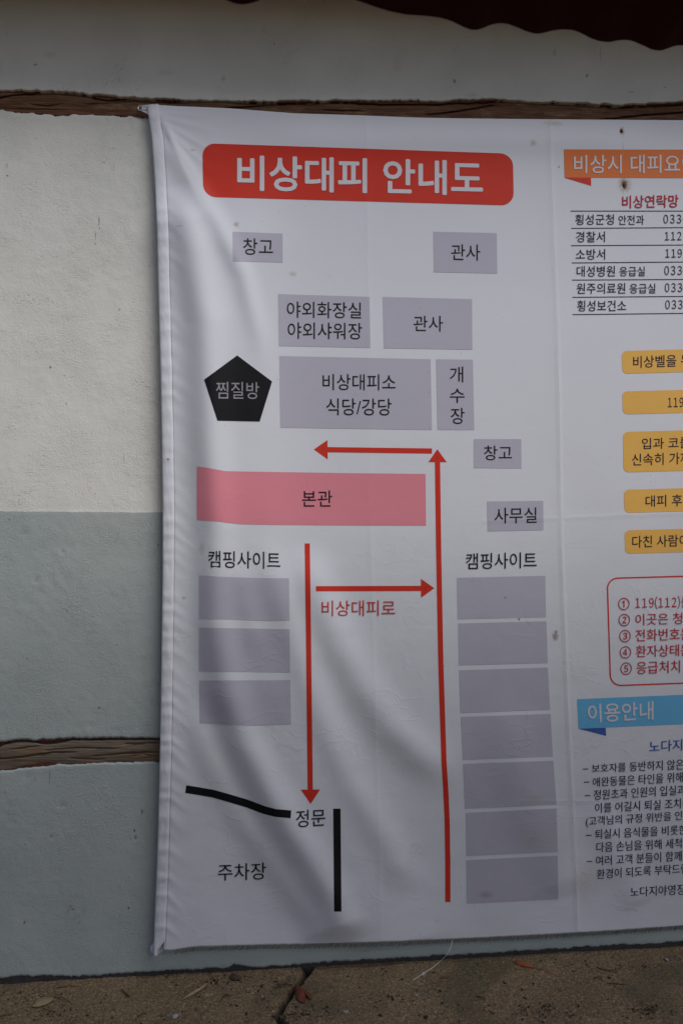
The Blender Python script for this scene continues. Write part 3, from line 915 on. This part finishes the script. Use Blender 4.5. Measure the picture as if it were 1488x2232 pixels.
def lettering(t, q, ink='black', full=None, bold=0.002, lift=.0013, space=1.0):
    """t: characters whose ink fills the quad q (TL,TR,BR,BL); full: the whole line when it runs past the frame.
    bold thickens the strokes by overprinting shifted copies (em units)"""
    co, F = text_mesh(t, space)
    lo, hi = co.min(0)-bold, co.max(0)+bold
    if full: co, F = text_mesh(full, space)
    Vs, Fs = [], []
    sh = [(0, 0)] if not bold else [(bold*math.cos(a), bold*math.sin(a)) for a in (np.arange(8)*math.pi/4 if bold > .006 else np.arange(4)*math.pi/2+math.pi/4)]
    for k, (dx, dy) in enumerate(sh):
        u = (co[:, 0]+dx-lo[0])/(hi[0]-lo[0]); v = (hi[1]-co[:, 1]-dy)/(hi[1]-lo[1])
        P = bil(q, u, v)
        base = sum(len(x) for x in Vs)
        Vs.append(cloth_pts(P[:, 0], P[:, 1], lift+k*.00003))
        Fs += [tuple(base+i for i in f) for f in F]
    me = raw_mesh('lettering', np.concatenate(Vs), Fs)
    if sum(f.normal.y*f.area for f in me.polygons) > 0: me.flip_normals()
    return part('lettering', me, INK[ink], smooth=False)


FW_ = str.maketrans('0123456789()', '０１２３４５６７８９（）')


R_ = lambda x0, y0, x1, y1, s=0.0: [(x0, y0), (x1, y0+s*(x1-x0)), (x1, y1+s*(x1-x0)), (x0, y1)]
# title
block([(441, 312), (1117, 335), (1119, 448), (443, 429)], 'red', 'title_panel', 28)
lettering('비상대피 안내도', [(517, 338), (1052, 351), (1052, 427), (517, 415)], 'white', bold=.020)
# map blocks
block([(507, 505), (616, 509), (616, 572), (508, 569)], 'lilac')
lettering('창고', R_(530, 519, 595, 555, .015))
block([(944, 505), (1082, 508), (1083, 596), (945, 593)], 'lilac')
lettering('관사', R_(983, 532, 1046, 567, .015))
block([(606, 641), (805, 647), (807, 758), (608, 754)], 'lilac')
lettering('야외화장실', R_(625, 657, 787, 692, .014))
lettering('야외샤워장', R_(627, 702, 789, 738, .012))
block([(834, 647), (1028, 652), (1029, 762), (836, 759)], 'lilac')
lettering('관사', R_(901, 688, 965, 722, .005))
block([(609, 776), (938, 783), (941, 937), (611, 932)], 'lilac')
lettering('비상대피소', R_(703, 815, 862, 850, .005))
lettering('식당/강당', R_(711, 868, 853, 905, .005))
block([(950, 783), (1030, 784), (1033, 937), (953, 937)], 'lilac')
lettering('개', R_(980, 799, 1009, 833)); lettering('수', R_(980, 847, 1012, 878)); lettering('장', R_(982, 889, 1012, 924))
poly([(517, 774.5), (593, 831.5), (566, 919), (474, 917), (445, 827.5)], 'black', 'printed_pentagon')
lettering('찜질방', R_(471, 832, 565, 869, .01), 'grey')
block([(429, 1017), (927, 1033), (928, 1145), (429, 1133)], 'pink', toprow=[(429, 1017), (450, 1019), (465, 1022), (492, 1027), (550, 1028), (744, 1031), (927, 1033)],
      botrow=[(429, 1133), (475, 1136.5), (500, 1140), (525, 1142.5), (600, 1144), (744, 1145), (928, 1145.5)])
lettering('본관', R_(658, 1069, 724, 1104))
block([(1032, 957), (1135, 957), (1136, 1021), (1032, 1020)], 'lilac')
lettering('창고', R_(1054, 971, 1115, 1003))
block([(1061, 1093), (1183, 1091.5), (1183.5, 1155.5), (1062, 1158)], 'lilac')
lettering('사무실', R_(1077, 1107, 1169, 1141, -.015))
lettering('캠핑사이트', R_(454, 1200, 611, 1237, .02))
lettering('캠핑사이트', R_(1015, 1206, 1169, 1241, -.02))
block([(433.5, 1254), (630, 1260.5), (631, 1352.5), (434, 1349)], 'lilac', toprow=[(433, 1254), (480, 1257), (560, 1260), (631, 1260.5)], botrow=[(433, 1349), (500, 1350), (570, 1353), (631, 1352.5)])
block([(434, 1368), (631, 1371.5), (632, 1465.5), (433.5, 1463.5)], 'lilac')
block([(434, 1483.5), (632.5, 1482.5), (634, 1578.5), (435.5, 1576)], 'lilac', toprow=[(434, 1483.5), (633, 1482.5)], botrow=[(434, 1576), (550, 1582), (634, 1578.5)])
for q in ([(995.5, 1259.5), (1187.5, 1255), (1189, 1345), (997, 1349.5)], [(998, 1359), (1190, 1354), (1193, 1445), (999.6, 1450)], [(1000, 1461), (1193, 1455), (1198, 1547), (1003, 1554)],
          [(1003.6, 1562.5), (1199, 1556), (1204, 1649), (1008, 1656)], [(1008.5, 1665), (1205, 1658), (1212, 1754), (1013, 1762.6)], [(1014.5, 1772), (1212, 1762), (1214.5, 1857), (1016, 1866)],
          [(1016, 1875), (1214.5, 1865), (1216, 1960), (1016.5, 1970)]):
    block(q, 'lilac')


# arrows
def arrow(name_lab, shaft, head, width=11.3):
    a = ribbon(shaft, width, 'red', 'route_arrow')
    h_ = poly(head, 'red', 'arrow_head', parent=a)
    return a


arrow('', [(941, 983), (713.6, 980)], [(684, 979.5), (713.6, 959), (714.2, 1001)])
arrow('', [(970+5.5, 1966), (975.3, 1880), (974, 1790), (971, 1722), (967, 1658), (960, 1440), (955.5, 1200), (953, 1007.2)], [(952.6, 979), (973, 1007.2), (933, 1007.2)])
arrow('', [(669.5, 1184.5), (672, 1370), (676, 1721)], [(655.5, 1721.2), (697.5, 1720.7), (677, 1752.5)])
arrow('', [(688.5, 1283.2), (917, 1282.5)], [(917, 1261.5), (946, 1282), (917, 1303)])
lettering('비상대피로', R_(701, 1309, 861, 1343, -.005), 'redtext')
ribbon([(405, 1720), (430, 1724), (465, 1730), (500, 1740), (540, 1752), (575, 1765.5), (600, 1772), (634, 1775)], 17, 'black', 'printed_road_line')
ribbon([(734, 1762.6), (736, 1987)], 16, 'black', 'printed_road_line')
lettering('정문', [(645, 1766), (709, 1763), (709, 1800), (645, 1804)])
lettering('주차장', [(475, 1884), (580, 1880), (580, 1917), (475, 1920)])

# right-hand column
block([(1228, 325.5), (1900, 327), (1900, 390), (1229.5, 387)], 'orange', 'heading_ribbon')
poly([(1229.5, 387.4), (1287, 387.6), (1287.6, 405)], 'red', 'ribbon_fold')
lettering('비상시 대피요', [(1250, 338), (1481, 337), (1481, 377), (1250, 378)], 'white', full='비상시 대피요령', bold=.008)
lettering('비상연락망', [(1355, 426), (1478, 424), (1478, 452), (1355, 454)], 'crimson', bold=.010)
for xl, yl, yr in ((1243, 460, 460), (1244, 497.7, 496), (1244, 535.4, 534), (1245, 573, 571), (1246, 610.4, 609), (1246.5, 648, 646), (1247, 685.7, 683)):
    ribbon([(xl, yl), (1488, yr), (1880, yr+(yr-yl)*1.6)], 1.9, 'navyblack', 'table_line')
T = lambda s, x0, y0, x1, y1, sl=-.006: lettering(s.translate(FW_), R_(x0, y0, x1, y1, sl), 'navyblack', space=.56 if s[0] in '01' else 1.0)
T('횡성군청', 1253, 467, 1337, 490); T('안전과', 1347, 469, 1403, 490); T('033', 1445, 467.5, 1483.5, 487)
T('경찰서', 1254.5, 504.5, 1317.5, 528); T('112', 1448, 505, 1484, 523.5)
T('소방서', 1254, 542.5, 1318, 566); T('119', 1449, 542.5, 1485, 561.5)
T('대성병원', 1256, 579.5, 1339.5, 603); T('응급실', 1349, 581, 1404.5, 602); T('033', 1447, 579.5, 1485, 599.5)
T('원주의료원', 1256, 617, 1362, 640.5); T('응급실', 1371, 618, 1427.5, 639.5); T('033', 1448, 617, 1485.5, 636.5)
T('횡성보건소', 1257, 654.5, 1364, 678.5); T('033', 1449, 654, 1486.5, 673.5)
for y in (478, 590, 627.5):
    ribbon([(1486.5, y), (1496, y)], 2.2, 'navyblack', 'dash')
for x0, yt, yb, sl in ((1354, 765, 814.5, -.026), (1355, 853, 903, -.025), (1356.5, 941.5, 1029.5, -.027), (1358.6, 1067.5, 1117.8, -.027), (1360, 1156, 1206.8, -.027)):
    block([(x0, yt), (x0+330, yt+330*sl), (x0+331, yb+331*sl), (x0+1.5, yb)], 'yellow', 'text_box', 11)
lettering('비상벨을', [(1379, 776), (1473, 773), (1473, 799), (1379, 802)], 'navyblack', full='비상벨을 누')
lettering('１１', R_(1454.5, 867, 1476, 887.5, -.02), 'navyblack', full='１１９', space=.56)
lettering('입과 코', [(1398, 955), (1478, 952.5), (1478, 977), (1398, 979)], 'navyblack', full='입과 코를')
lettering('신속히 가', [(1376, 989), (1480, 986), (1480, 1012), (1376, 1015)], 'navyblack', full='신속히 가까')
lettering('대피 후', [(1406, 1080), (1486, 1077), (1486, 1103), (1406, 1105)], 'navyblack')
lettering('다친 사람', [(1377, 1168), (1477, 1165.5), (1477, 1191), (1377, 1194)], 'navyblack', full='다친 사람이')


# red rounded outline
def arc(cx, cy, r, a0, a1, n=8):
    return [(cx+r*math.cos(math.radians(a0+(a1-a0)*i/n)), cy+r*math.sin(math.radians(a0+(a1-a0)*i/n))) for i in range(n+1)]


ribbon([(1850, 1248), (1488, 1256)] + arc(1346, 1283, 23, 270, 180)[0:] + [(1329, 1472)] + arc(1352, 1471, 23, 180, 90) + [(1488, 1489), (1850, 1478)], 3.0, 'red', 'box_outline')
for s, x0, y0, x1, y1 in (('①', 1346.6, 1303, 1371, 1330), ('②', 1347.4, 1338, 1372, 1365), ('③', 1349, 1373, 1373.5, 1400), ('④', 1350, 1408.6, 1374.5, 1435.4), ('⑤', 1351.4, 1444, 1376, 1471)):
    lettering(s, R_(x0, y0, x1, y1, -.02), 'crimson')
lettering('１１９', [(1384, 1303.5), (1424, 1303), (1424, 1324), (1384, 1325)], 'crimson', space=.56)
lettering('（', [(1426.5, 1299.5), (1432, 1299.5), (1432, 1327.5), (1426.5, 1328)], 'crimson')
lettering('１１２', [(1434.5, 1302.5), (1473, 1302), (1473, 1323), (1434.5, 1324)], 'crimson', space=.56)
lettering('）', [(1476, 1298.5), (1481, 1298), (1481, 1326), (1476, 1327)], 'crimson')
lettering('를', [(1483.5, 1300), (1507, 1299.5), (1507, 1323), (1483.5, 1324)], 'crimson')
lettering('이곳은 청', [(1384, 1338), (1486, 1335), (1486, 1360), (1384, 1363)], 'crimson')
lettering('전화번호', [(1384, 1372), (1480.5, 1369), (1480.5, 1395), (1384, 1398.5)], 'crimson', full='전화번호는')
lettering('환자상태', [(1385, 1407), (1479, 1404), (1479, 1430), (1385, 1433)], 'crimson', full='환자상태는')
lettering('응급처치', [(1386, 1442), (1481, 1439), (1481, 1466), (1386, 1469.5)], 'crimson')
block([(1256.7, 1524), (1900, 1497), (1903, 1561), (1260, 1588)], 'blue', 'heading_ribbon')
poly([(1260, 1588.4), (1319, 1586.2), (1320, 1604)], 'navy', 'ribbon_fold')
lettering('이용안내', [(1279, 1535), (1423, 1528), (1423, 1569), (1281, 1576)], 'white', bold=.014)
lettering('노다', [(1414, 1615), (1463, 1612), (1463, 1637), (1414, 1640)], 'bluetext', full='노다지')
for s, full, q in (('보호자를 동반하지', '보호자를 동반하지 않은', [(1289, 1666), (1443.5, 1657), (1443.5, 1679), (1289, 1684)]),
                   ('애완동물은 타인을', '애완동물은 타인을 위해', [(1291, 1695), (1445, 1685), (1445, 1707), (1291, 1715)]),
                   ('정원초과 인원의', '정원초과 인원의 입실과', [(1293, 1722), (1428, 1714), (1428, 1736), (1293, 1744)]),
                   ('이를 어길시 퇴실', '이를 어길시 퇴실 조치됩', [(1296, 1751), (1439, 1742.6), (1439, 1764.6), (1296, 1772)]),
                   ('(고객님의 규정 위반을', '(고객님의 규정 위반을 인', [(1276, 1780), (1462, 1769), (1462, 1792), (1276, 1804)]),
                   ('퇴실시 음식물을', '퇴실시 음식물을 비롯한', [(1296, 1808), (1433, 1801), (1433, 1822), (1296, 1829)]),
                   ('다음 손님을 위해', '다음 손님을 위해 세척', [(1299, 1836), (1441, 1829), (1441, 1850.6), (1299, 1858)]),
                   ('여러 고객 분들이', '여러 고객 분들이 함께', [(1298, 1866), (1440, 1857), (1440, 1879), (1298, 1887)]),
                   ('환경이 되도록', '환경이 되도록 부탁드린', [(1300, 1895), (1418, 1887), (1418, 1908.6), (1300, 1916.6)]),
                   ('노다지야영', '노다지야영장', [(1373, 1934), (1471, 1928), (1471, 1951), (1373, 1955)])):
    lettering(s, q, 'navyblack', full=full)
for x0, x1, y in ((1269, 1281, 1676.5), (1271.5, 1283.5, 1705), (1273, 1285.5, 1734.5), (1276, 1288, 1821), (1278, 1290, 1878)):
    ribbon([(x0, y), (x1, y-.4)], 2.0, 'navyblack', 'dash')
bpy.data.objects.remove(_to)

# loose thread hanging from the frayed edge on to the ground
V, F = [], []
tp = [on_wall(985, 2050, .024), on_wall(982, 2064, .030), on_wall(972, 2082, .034), on_ground(np.array(957.), np.array(2100.))+[0, 0, .004], on_ground(np.array(940.), np.array(2113.))+[0, 0, .003],
      on_ground(np.array(921.), np.array(2126.))+[0, 0, .005], on_ground(np.array(908.), np.array(2133.))+[0, 0, .002], on_ground(np.array(899.), np.array(2138.))+[0, 0, .002]]
pts = [Vector(p)-Vector(BL) for p in tp]
cur = []
for i in range(len(pts)-1):
    p0, p1, p2, p3 = pts[max(i-1, 0)], pts[i], pts[i+1], pts[min(i+2, len(pts)-1)]
    for k in range(5):
        t = k/5
        cur.append(.5*((2*p1)+(p2-p0)*t+(2*p0-5*p1+4*p2-p3)*t*t+(3*p1-p0-3*p2+p3)*t**3))
V, F = tube_data(cur+[pts[-1]], .0010, 5)
n0 = len(V)
kp = Vector(on_ground(np.array(922.), np.array(2127.)))+Vector((0, 0, .005))-Vector(BL)
for s_ in range(3):
    loop = [kp+Vector((.004*math.cos(a+s_), .003*math.sin(a*1.3), .002*math.sin(a+s_*2))) for a in np.linspace(0, 6, 12)]
    V, F = tube_data(loop, .0010, 5, V, F)
part('loose_thread', raw_mesh('loose_thread', V, F), M_THREAD)

# ------------------------------------------------------------------ red corrugated canopy sheet, close to the camera
edge = [(560, -95), (640, -72), (700, -42), (744, -12), (790, 4), (818, 14), (850, 24), (885, 31), (930, 34), (960, 38), (985, 45), (1003, 55), (1018, 62), (1033, 64), (1050, 60), (1070, 53), (1090, 50), (1110, 52), (1128, 59), (1148, 68), (1165, 72.5), (1182, 71), (1205, 66),
        (1228, 64), (1252, 65), (1268, 71), (1285, 82), (1300, 88), (1322, 90.5), (1340, 88), (1358, 86), (1378, 88), (1396, 97), (1412, 106), (1430, 108.5), (1450, 104), (1470, 99), (1490, 98), (1515, 103), (1535, 113), (1555, 118), (1580, 115), (1610, 111), (1640, 114), (1665, 124), (1690, 128), (1720, 124), (1760, 121)]
ex = np.array([p[0] for p in edge], float); eyv = np.array([p[1] for p in edge], float)
CZ, CAN_RUN, CAN_RISE = 2.0, 1.45, .28  # sheet beyond the visible edge is unseen, its run sized to shade the lower wall
r_ = rays(ex, eyv)
tt_ = (CZ-CN[2])/r_[:, 2]
EP = CN+r_*tt_[:, None]                      # surveyed edge on the level z = CZ
k_, b_ = np.polyfit(EP[8:, 0], EP[8:, 1], 1)
res = EP[:, 1]-(k_*EP[:, 0]+b_)
X_ = np.arange(-3.4, 3.6, .003)
wave = .011*np.sin((X_-EP[10, 0])/.076*2*math.pi*.66+1.0)
inside = np.clip((X_-EP[0, 0])/.05, 0, 1)*np.clip((EP[-1, 0]-X_)/.05, 0, 1)
res_i = np.interp(X_, EP[:, 0], res)
ker = np.hanning(7); ker /= ker.sum(); res_i = np.convolve(np.pad(res_i, 3, 'edge'), ker, 'valid')
yoff = wave*(1-inside)+res_i*inside
# the corrugation is a vertical wave: turn the surveyed offset into height along the sight line
tanel = .71
E = np.stack([X_, k_*X_+b_, CZ+0*X_], -1)
E[:, 2] = CZ - yoff*tanel*1.1
canopy = empty('corrugated_canopy', 'dark red corrugated canopy sheet at the top right corner, close to the camera', 'canopy', tuple(E[len(E)//2]))
rows = []
run = Vector((.0, -CAN_RUN, CAN_RISE))
for s_ in np.linspace(0, 1, 10):
    rows.append(E + np.array(run)*s_)
V = np.stack(rows)-np.array(canopy.location)
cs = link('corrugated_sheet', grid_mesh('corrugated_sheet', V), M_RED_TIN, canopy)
md = cs.modifiers.new('thickness', 'SOLIDIFY'); md.thickness = .002; md.offset = 0
for s_ in (.25, .6):
    a_ = Vector(E[0]+np.array(run)*s_)+Vector((0, 0, .05))-canopy.location
    b_ = Vector(E[-1]+np.array(run)*s_)+Vector((0, 0, .05))-canopy.location
    V, F = tube_data([a_, b_], .02, 10)
    link('support_pipe', raw_mesh('support_pipe', V, F), M_SCREW, canopy)

# ------------------------------------------------------------------ debris on the ground
M_TANLEAF = simple_mat('dry_tan_leaf', lin(.25, .19, .11), .7, 0, .3, 90, .001)
M_REDLEAF = simple_mat('dark_red_leaf', lin(.13, .030, .014), .7, 0, .4, 110, .001)
M_ORLEAF = simple_mat('orange_leaf', lin(.30, .070, .018), .65, 0, .45, 70, .001)
M_TWIG = simple_mat('twig_bark', lin(.050, .030, .018), .85, 0, .4, 200, .001)
M_CHIPW = simple_mat('pale_wood', lin(.28, .19, .11), .75, 0, .25, 120)
M_PAINT = simple_mat('paint_flake', lin(.27, .285, .28), .7)
M_CRUMB = simple_mat('dark_soil', lin(.022, .016, .011), .95, 0, .6, 300)
M_GREEN = simple_mat('green_sprout', lin(.09, .17, .03), .6)


def gpt(px, py, up=0.0):
    p = Vector(on_ground(np.array(float(px)), np.array(float(py)))); p.z += up
    return p


def leaf(name, label, outline, mat, arch=.004, up=.003, stem=None, curl=0.0, seed=0, group=None):
    """outline measured on the ground; centre line lifted into a dry curl"""
    P = [gpt(*p) for p in outline]
    c = sum(P, Vector())/len(P)
    root = empty(name, label, 'leaf', c, group)
    V = [Vector((0, 0, up+arch))]; F = []
    n, m = 5, len(P)
    for r in range(1, n+1):
        t = r/n
        for i, p in enumerate(P):
            q = (p-c)*t
            V.append(Vector((q.x, q.y, q.z+up+arch*(1-t*t)+curl*t*t*math.sin(i*2.3+seed)*.5+curl*.3*math.sin(i*5.1+t*4))))
    F += [(0, 1+i, 1+(i+1) % m) for i in range(m)]
    for r in range(n-1):
        a, b_ = 1+r*m, 1+(r+1)*m
        F += [(a+i, b_+i, b_+(i+1) % m, a+(i+1) % m) for i in range(m)]
    bl = link('blade', raw_mesh('blade', V, F), mat, root)
    md = bl.modifiers.new('thickness', 'SOLIDIFY'); md.thickness = .0005
    md = bl.modifiers.new('smooth', 'SUBSURF'); md.levels = md.render_levels = 1
    if stem:
        V, F = tube_data([gpt(*s_[:2], s_[2])-c for s_ in stem], .0007, 5)
        link('stem', raw_mesh('stem', V, F), M_TWIG if mat is not M_ORLEAF else M_ORLEAF, root)
    return root


leaf('dry_leaf', 'tan oval dry leaf lying on the ground at far left', [(67, 2198), (75, 2192), (78, 2181), (95, 2176), (111, 2174), (117, 2178), (116, 2184), (106, 2190), (92, 2196), (80, 2198)], M_TANLEAF, .005, .003, [(117, 2178, .003), (128, 2176, .004), (141, 2179, .003), (153, 2185, .001)], .002, 1)
leaf('dry_leaf', 'dark red crumpled dry leaf beside the ground crack', [(641, 2142), (650, 2152), (664, 2163), (680, 2174), (682, 2184), (672, 2180), (664, 2172), (664, 2184), (669, 2192), (658, 2187), (647, 2184), (644, 2172)], M_REDLEAF, .008, .005, [(643, 2144, .008), (638, 2136, .012), (635, 2128, .018)], .005, 3)
leaf('dry_leaf', 'orange red curled leaf with long stalk below the banner', [(1116, 2095), (1122, 2098), (1131, 2101), (1141, 2105), (1150, 2106), (1167, 2110), (1164, 2113), (1152, 2112), (1140, 2109), (1128, 2105), (1119, 2101)], M_ORLEAF, .006, .003, [(1163, 2111, .004), (1185, 2116, .003), (1215, 2127, .001)], .004, 5)
leaf('dry_leaf', 'thin reddish leaf sliver lying left of the orange leaf', [(955, 2133), (963, 2130), (975, 2129), (984, 2131), (975, 2132), (963, 2133)], M_REDLEAF, .002, .001, None, .001, 6)
leaf('dry_leaf', 'small dark curled leaf with stalk between wood sliver and crack', [(500, 2132), (503, 2126), (512, 2127), (521, 2131), (527, 2134), (522, 2138), (512, 2139), (503, 2137)], M_TWIG, .008, .003, [(524, 2134, .004), (538, 2133, .005), (553, 2132, .003)], .006, 8)


def stick(name, label, pts, rad, mat, cat='twig', group='twigs scattered on the ground'):
    P = [gpt(x, y, z) for x, y, z in pts]
    c = P[0].copy()
    V, F = tube_data([p-c for p in P], rad, 6)
    o = link(name, raw_mesh(name, V, F), mat); o.location = c
    return tag(o, label, cat, group)


stick('wood_sliver', 'pale pointed wood sliver left of the small curled leaf', [(397, 2181, .003), (415, 2173, .006), (440, 2158, .006), (458, 2142, .003)], [.0008, .0042, .0035, .0006], M_CHIPW, 'wood sliver', None)
stick('twig', 'thin brown twig touching the wall base above the wood sliver', [(456, 2125, .006), (464, 2134, .004), (473, 2143, .004), (478, 2150, .002)], .0009, M_TWIG)
stick('twig', 'short forked brown twig left of the wood sliver', [(265, 2158, .003), (271, 2166, .004), (279, 2172, .003), (283, 2174, .002)], [.0010, .0014, .0022, .0014], M_TWIG)
stick('twig', 'thin reddish twig near the wall base at far left', [(124, 2154, .002), (140, 2153, .003), (155, 2151, .003), (167, 2152, .002)], .0011, M_REDLEAF)
stick('twig', 'thin pine needle leaning on wall under the banner', [(769, 2096, .003), (772, 2088, .018), (776, 2076, .042), (779, 2062, .068)], .0008, M_TWIG)
stick('twig', 'dark straight twig lying below the right text column', [(1322, 2145, .002), (1340, 2146.5, .003), (1361, 2148, .002)], .0012, M_TWIG)
stick('twig', 'bent dark twig just above the straight dark twig', [(1291, 2135, .002), (1303, 2132, .004), (1308, 2134, .004), (1313, 2140, .002)], .0012, M_TWIG)
stick('twig', 'curved dark twig near the wall at bottom right', [(1300, 2111, .003), (1312, 2115, .003), (1326, 2118, .003), (1342, 2116, .002)], .0012, M_TWIG)
stick('twig', 'short dark twig at the bottom edge below the wood sliver', [(300, 2219, .002), (308, 2213, .004), (319, 2210, .002)], .0013, M_TWIG)
stick('twig', 'knobby brown twig between the wood sliver and the crack', [(478, 2188, .002), (486, 2178, .005), (492, 2173, .006), (503, 2174, .003)], [.0008, .0016, .0026, .0010], M_TWIG)
stick('twig', 'dark broken twig in the middle of the ground', [(1040, 2174, .002), (1048, 2176, .004), (1058, 2181, .002)], .0014, M_TWIG)
stick('twig', 'pale thin stalk at the bottom left corner', [(0, 2218, .002), (12, 2215, .003), (24, 2213, .002)], .0010, M_TWIG)
stick('twig', 'mossy twig lying across left of the crack', [(600, 2157, .003), (612, 2151, .006), (626, 2149, .005), (636, 2150, .003)], [.0012, .002, .002, .001], M_TWIG)


def chip(name, label, px, py, r, mat, cat, seed, flat=.25, group=None):
    rr = random.Random(seed)
    bm = bmesh.new(); bmesh.ops.create_icosphere(bm, subdivisions=2, radius=r)
    for v_ in bm.verts:
        k = 1+rr.uniform(-.35, .35); v_.co.x *= k; v_.co.y *= 1+rr.uniform(-.35, .35); v_.co.z *= flat
    me = bpy.data.meshes.new(name); bm.to_mesh(me); bm.free()
    o = link(name, me, mat); o.location = gpt(px, py, r*flat*.5); o.rotation_euler = (rr.uniform(-.3, .3), rr.uniform(-.3, .3), rr.uniform(0, 3))
    return tag(o, label, cat, group)


chip('paint_flake', 'white paint flake right of the crack, near the bottom edge', 752, 2205, .0095, M_PAINT, 'paint flake', 1, .2)
chip('paint_flake', 'white paint flake near the wall at far right', 1453, 2092, .0068, M_PAINT, 'paint flake', 2, .2)
chip('paint_flake', 'pale paint flake left of the crack at the bottom', 382, 2215, .0072, M_PAINT, 'paint flake', 3, .2)
chip('paint_flake', 'pale blue paint sliver on the ground in the middle', 906, 2169, .0058, M_PAINT, 'paint flake', 4, .2)
chip('paint_flake', 'tiny white paint flake right of the loose thread', 967, 2117, .0030, M_PAINT, 'paint flake', 5, .3)
chip('paint_flake', 'tiny white paint flake left of the orange leaf', 1096, 2098, .0030, M_PAINT, 'paint flake', 6, .3)
chip('paint_flake', 'tiny pale flake left of the dark red leaf', 572, 2172, .0036, M_PAINT, 'paint flake', 7, .3)
chip('pebble', 'small black pebble in the middle of the bottom edge', 927, 2219, .0052, M_CRUMB, 'pebble', 8, .8)
chip('pebble', 'small black pebble above the straight dark twig', 1327, 2133, .0042, M_CRUMB, 'pebble', 9, .8)
chip('pebble', 'black pebble left of the bottom middle pebble', 828, 2215, .0050, M_CRUMB, 'pebble', 10, .7)
# sprout in the crack
sp = empty('sprout', 'tiny green sprout growing in the ground crack', 'plant', gpt(613, 2222))
for k, (a_, l_) in enumerate(((.3, .008), (2.2, .007), (4.0, .006))):
    V = [(0, 0, 0), (l_*.5*math.cos(a_+.5), l_*.5*math.sin(a_+.5), .006), (l_*math.cos(a_), l_*math.sin(a_), .008), (l_*.5*math.cos(a_-.5), l_*.5*math.sin(a_-.5), .006)]
    link('leaf', raw_mesh('leaf', V, [(0, 1, 2, 3)]), M_GREEN, sp, False)

# soil crumbs and needles nobody could count
V, F = [], []
rr = random.Random(12)
ico = bmesh.new(); bmesh.ops.create_icosphere(ico, subdivisions=1, radius=1)
iv = [v_.co.copy() for v_ in ico.verts]; ico.faces.ensure_lookup_table(); ifc = [[v_.index for v_ in f_.verts] for f_ in ico.faces]; ico.free()
cl = [(120, 2205), (500, 2134), (620, 2150), (640, 2215), (840, 2180), (1250, 2100), (1380, 2110), (690, 2195), (1300, 2110), (60, 2170), (760, 2215), (1420, 2200), (1180, 2205)]
for i in range(3200):
    if rr.random() < .42:
        c_ = rr.choice(cl); px, py = rr.gauss(c_[0], 34), rr.gauss(c_[1], 9)
    else:
        px, py = rr.uniform(-60, 1560), rr.uniform(2075, 2290)
    p = gpt(px, py)
    if p.y > -.004 or p.y < -.45: continue
    r = min(.0045, .0006+rr.expovariate(1/.00055))
    st_ = rr.choice([1, 1, 1.6, 2.8]); an = rr.uniform(0, 3.14); b0 = len(V)
    for q in iv:
        x, y, z = q.x*r*st_*rr.uniform(.6, 1.2), q.y*r*rr.uniform(.6, 1.2), q.z*r*.7
        V.append((p.x+x*math.cos(an)-y*math.sin(an), p.y+x*math.sin(an)+y*math.cos(an), p.z+z+r*.3))
    F += [tuple(b0+k for k in f_) for f_ in ifc]
o = link('soil_crumbs', raw_mesh('soil_crumbs', V, F), M_CRUMB)
tag(o, 'dark crumbs of soil and bark scattered over the ground', 'soil', kind='stuff')
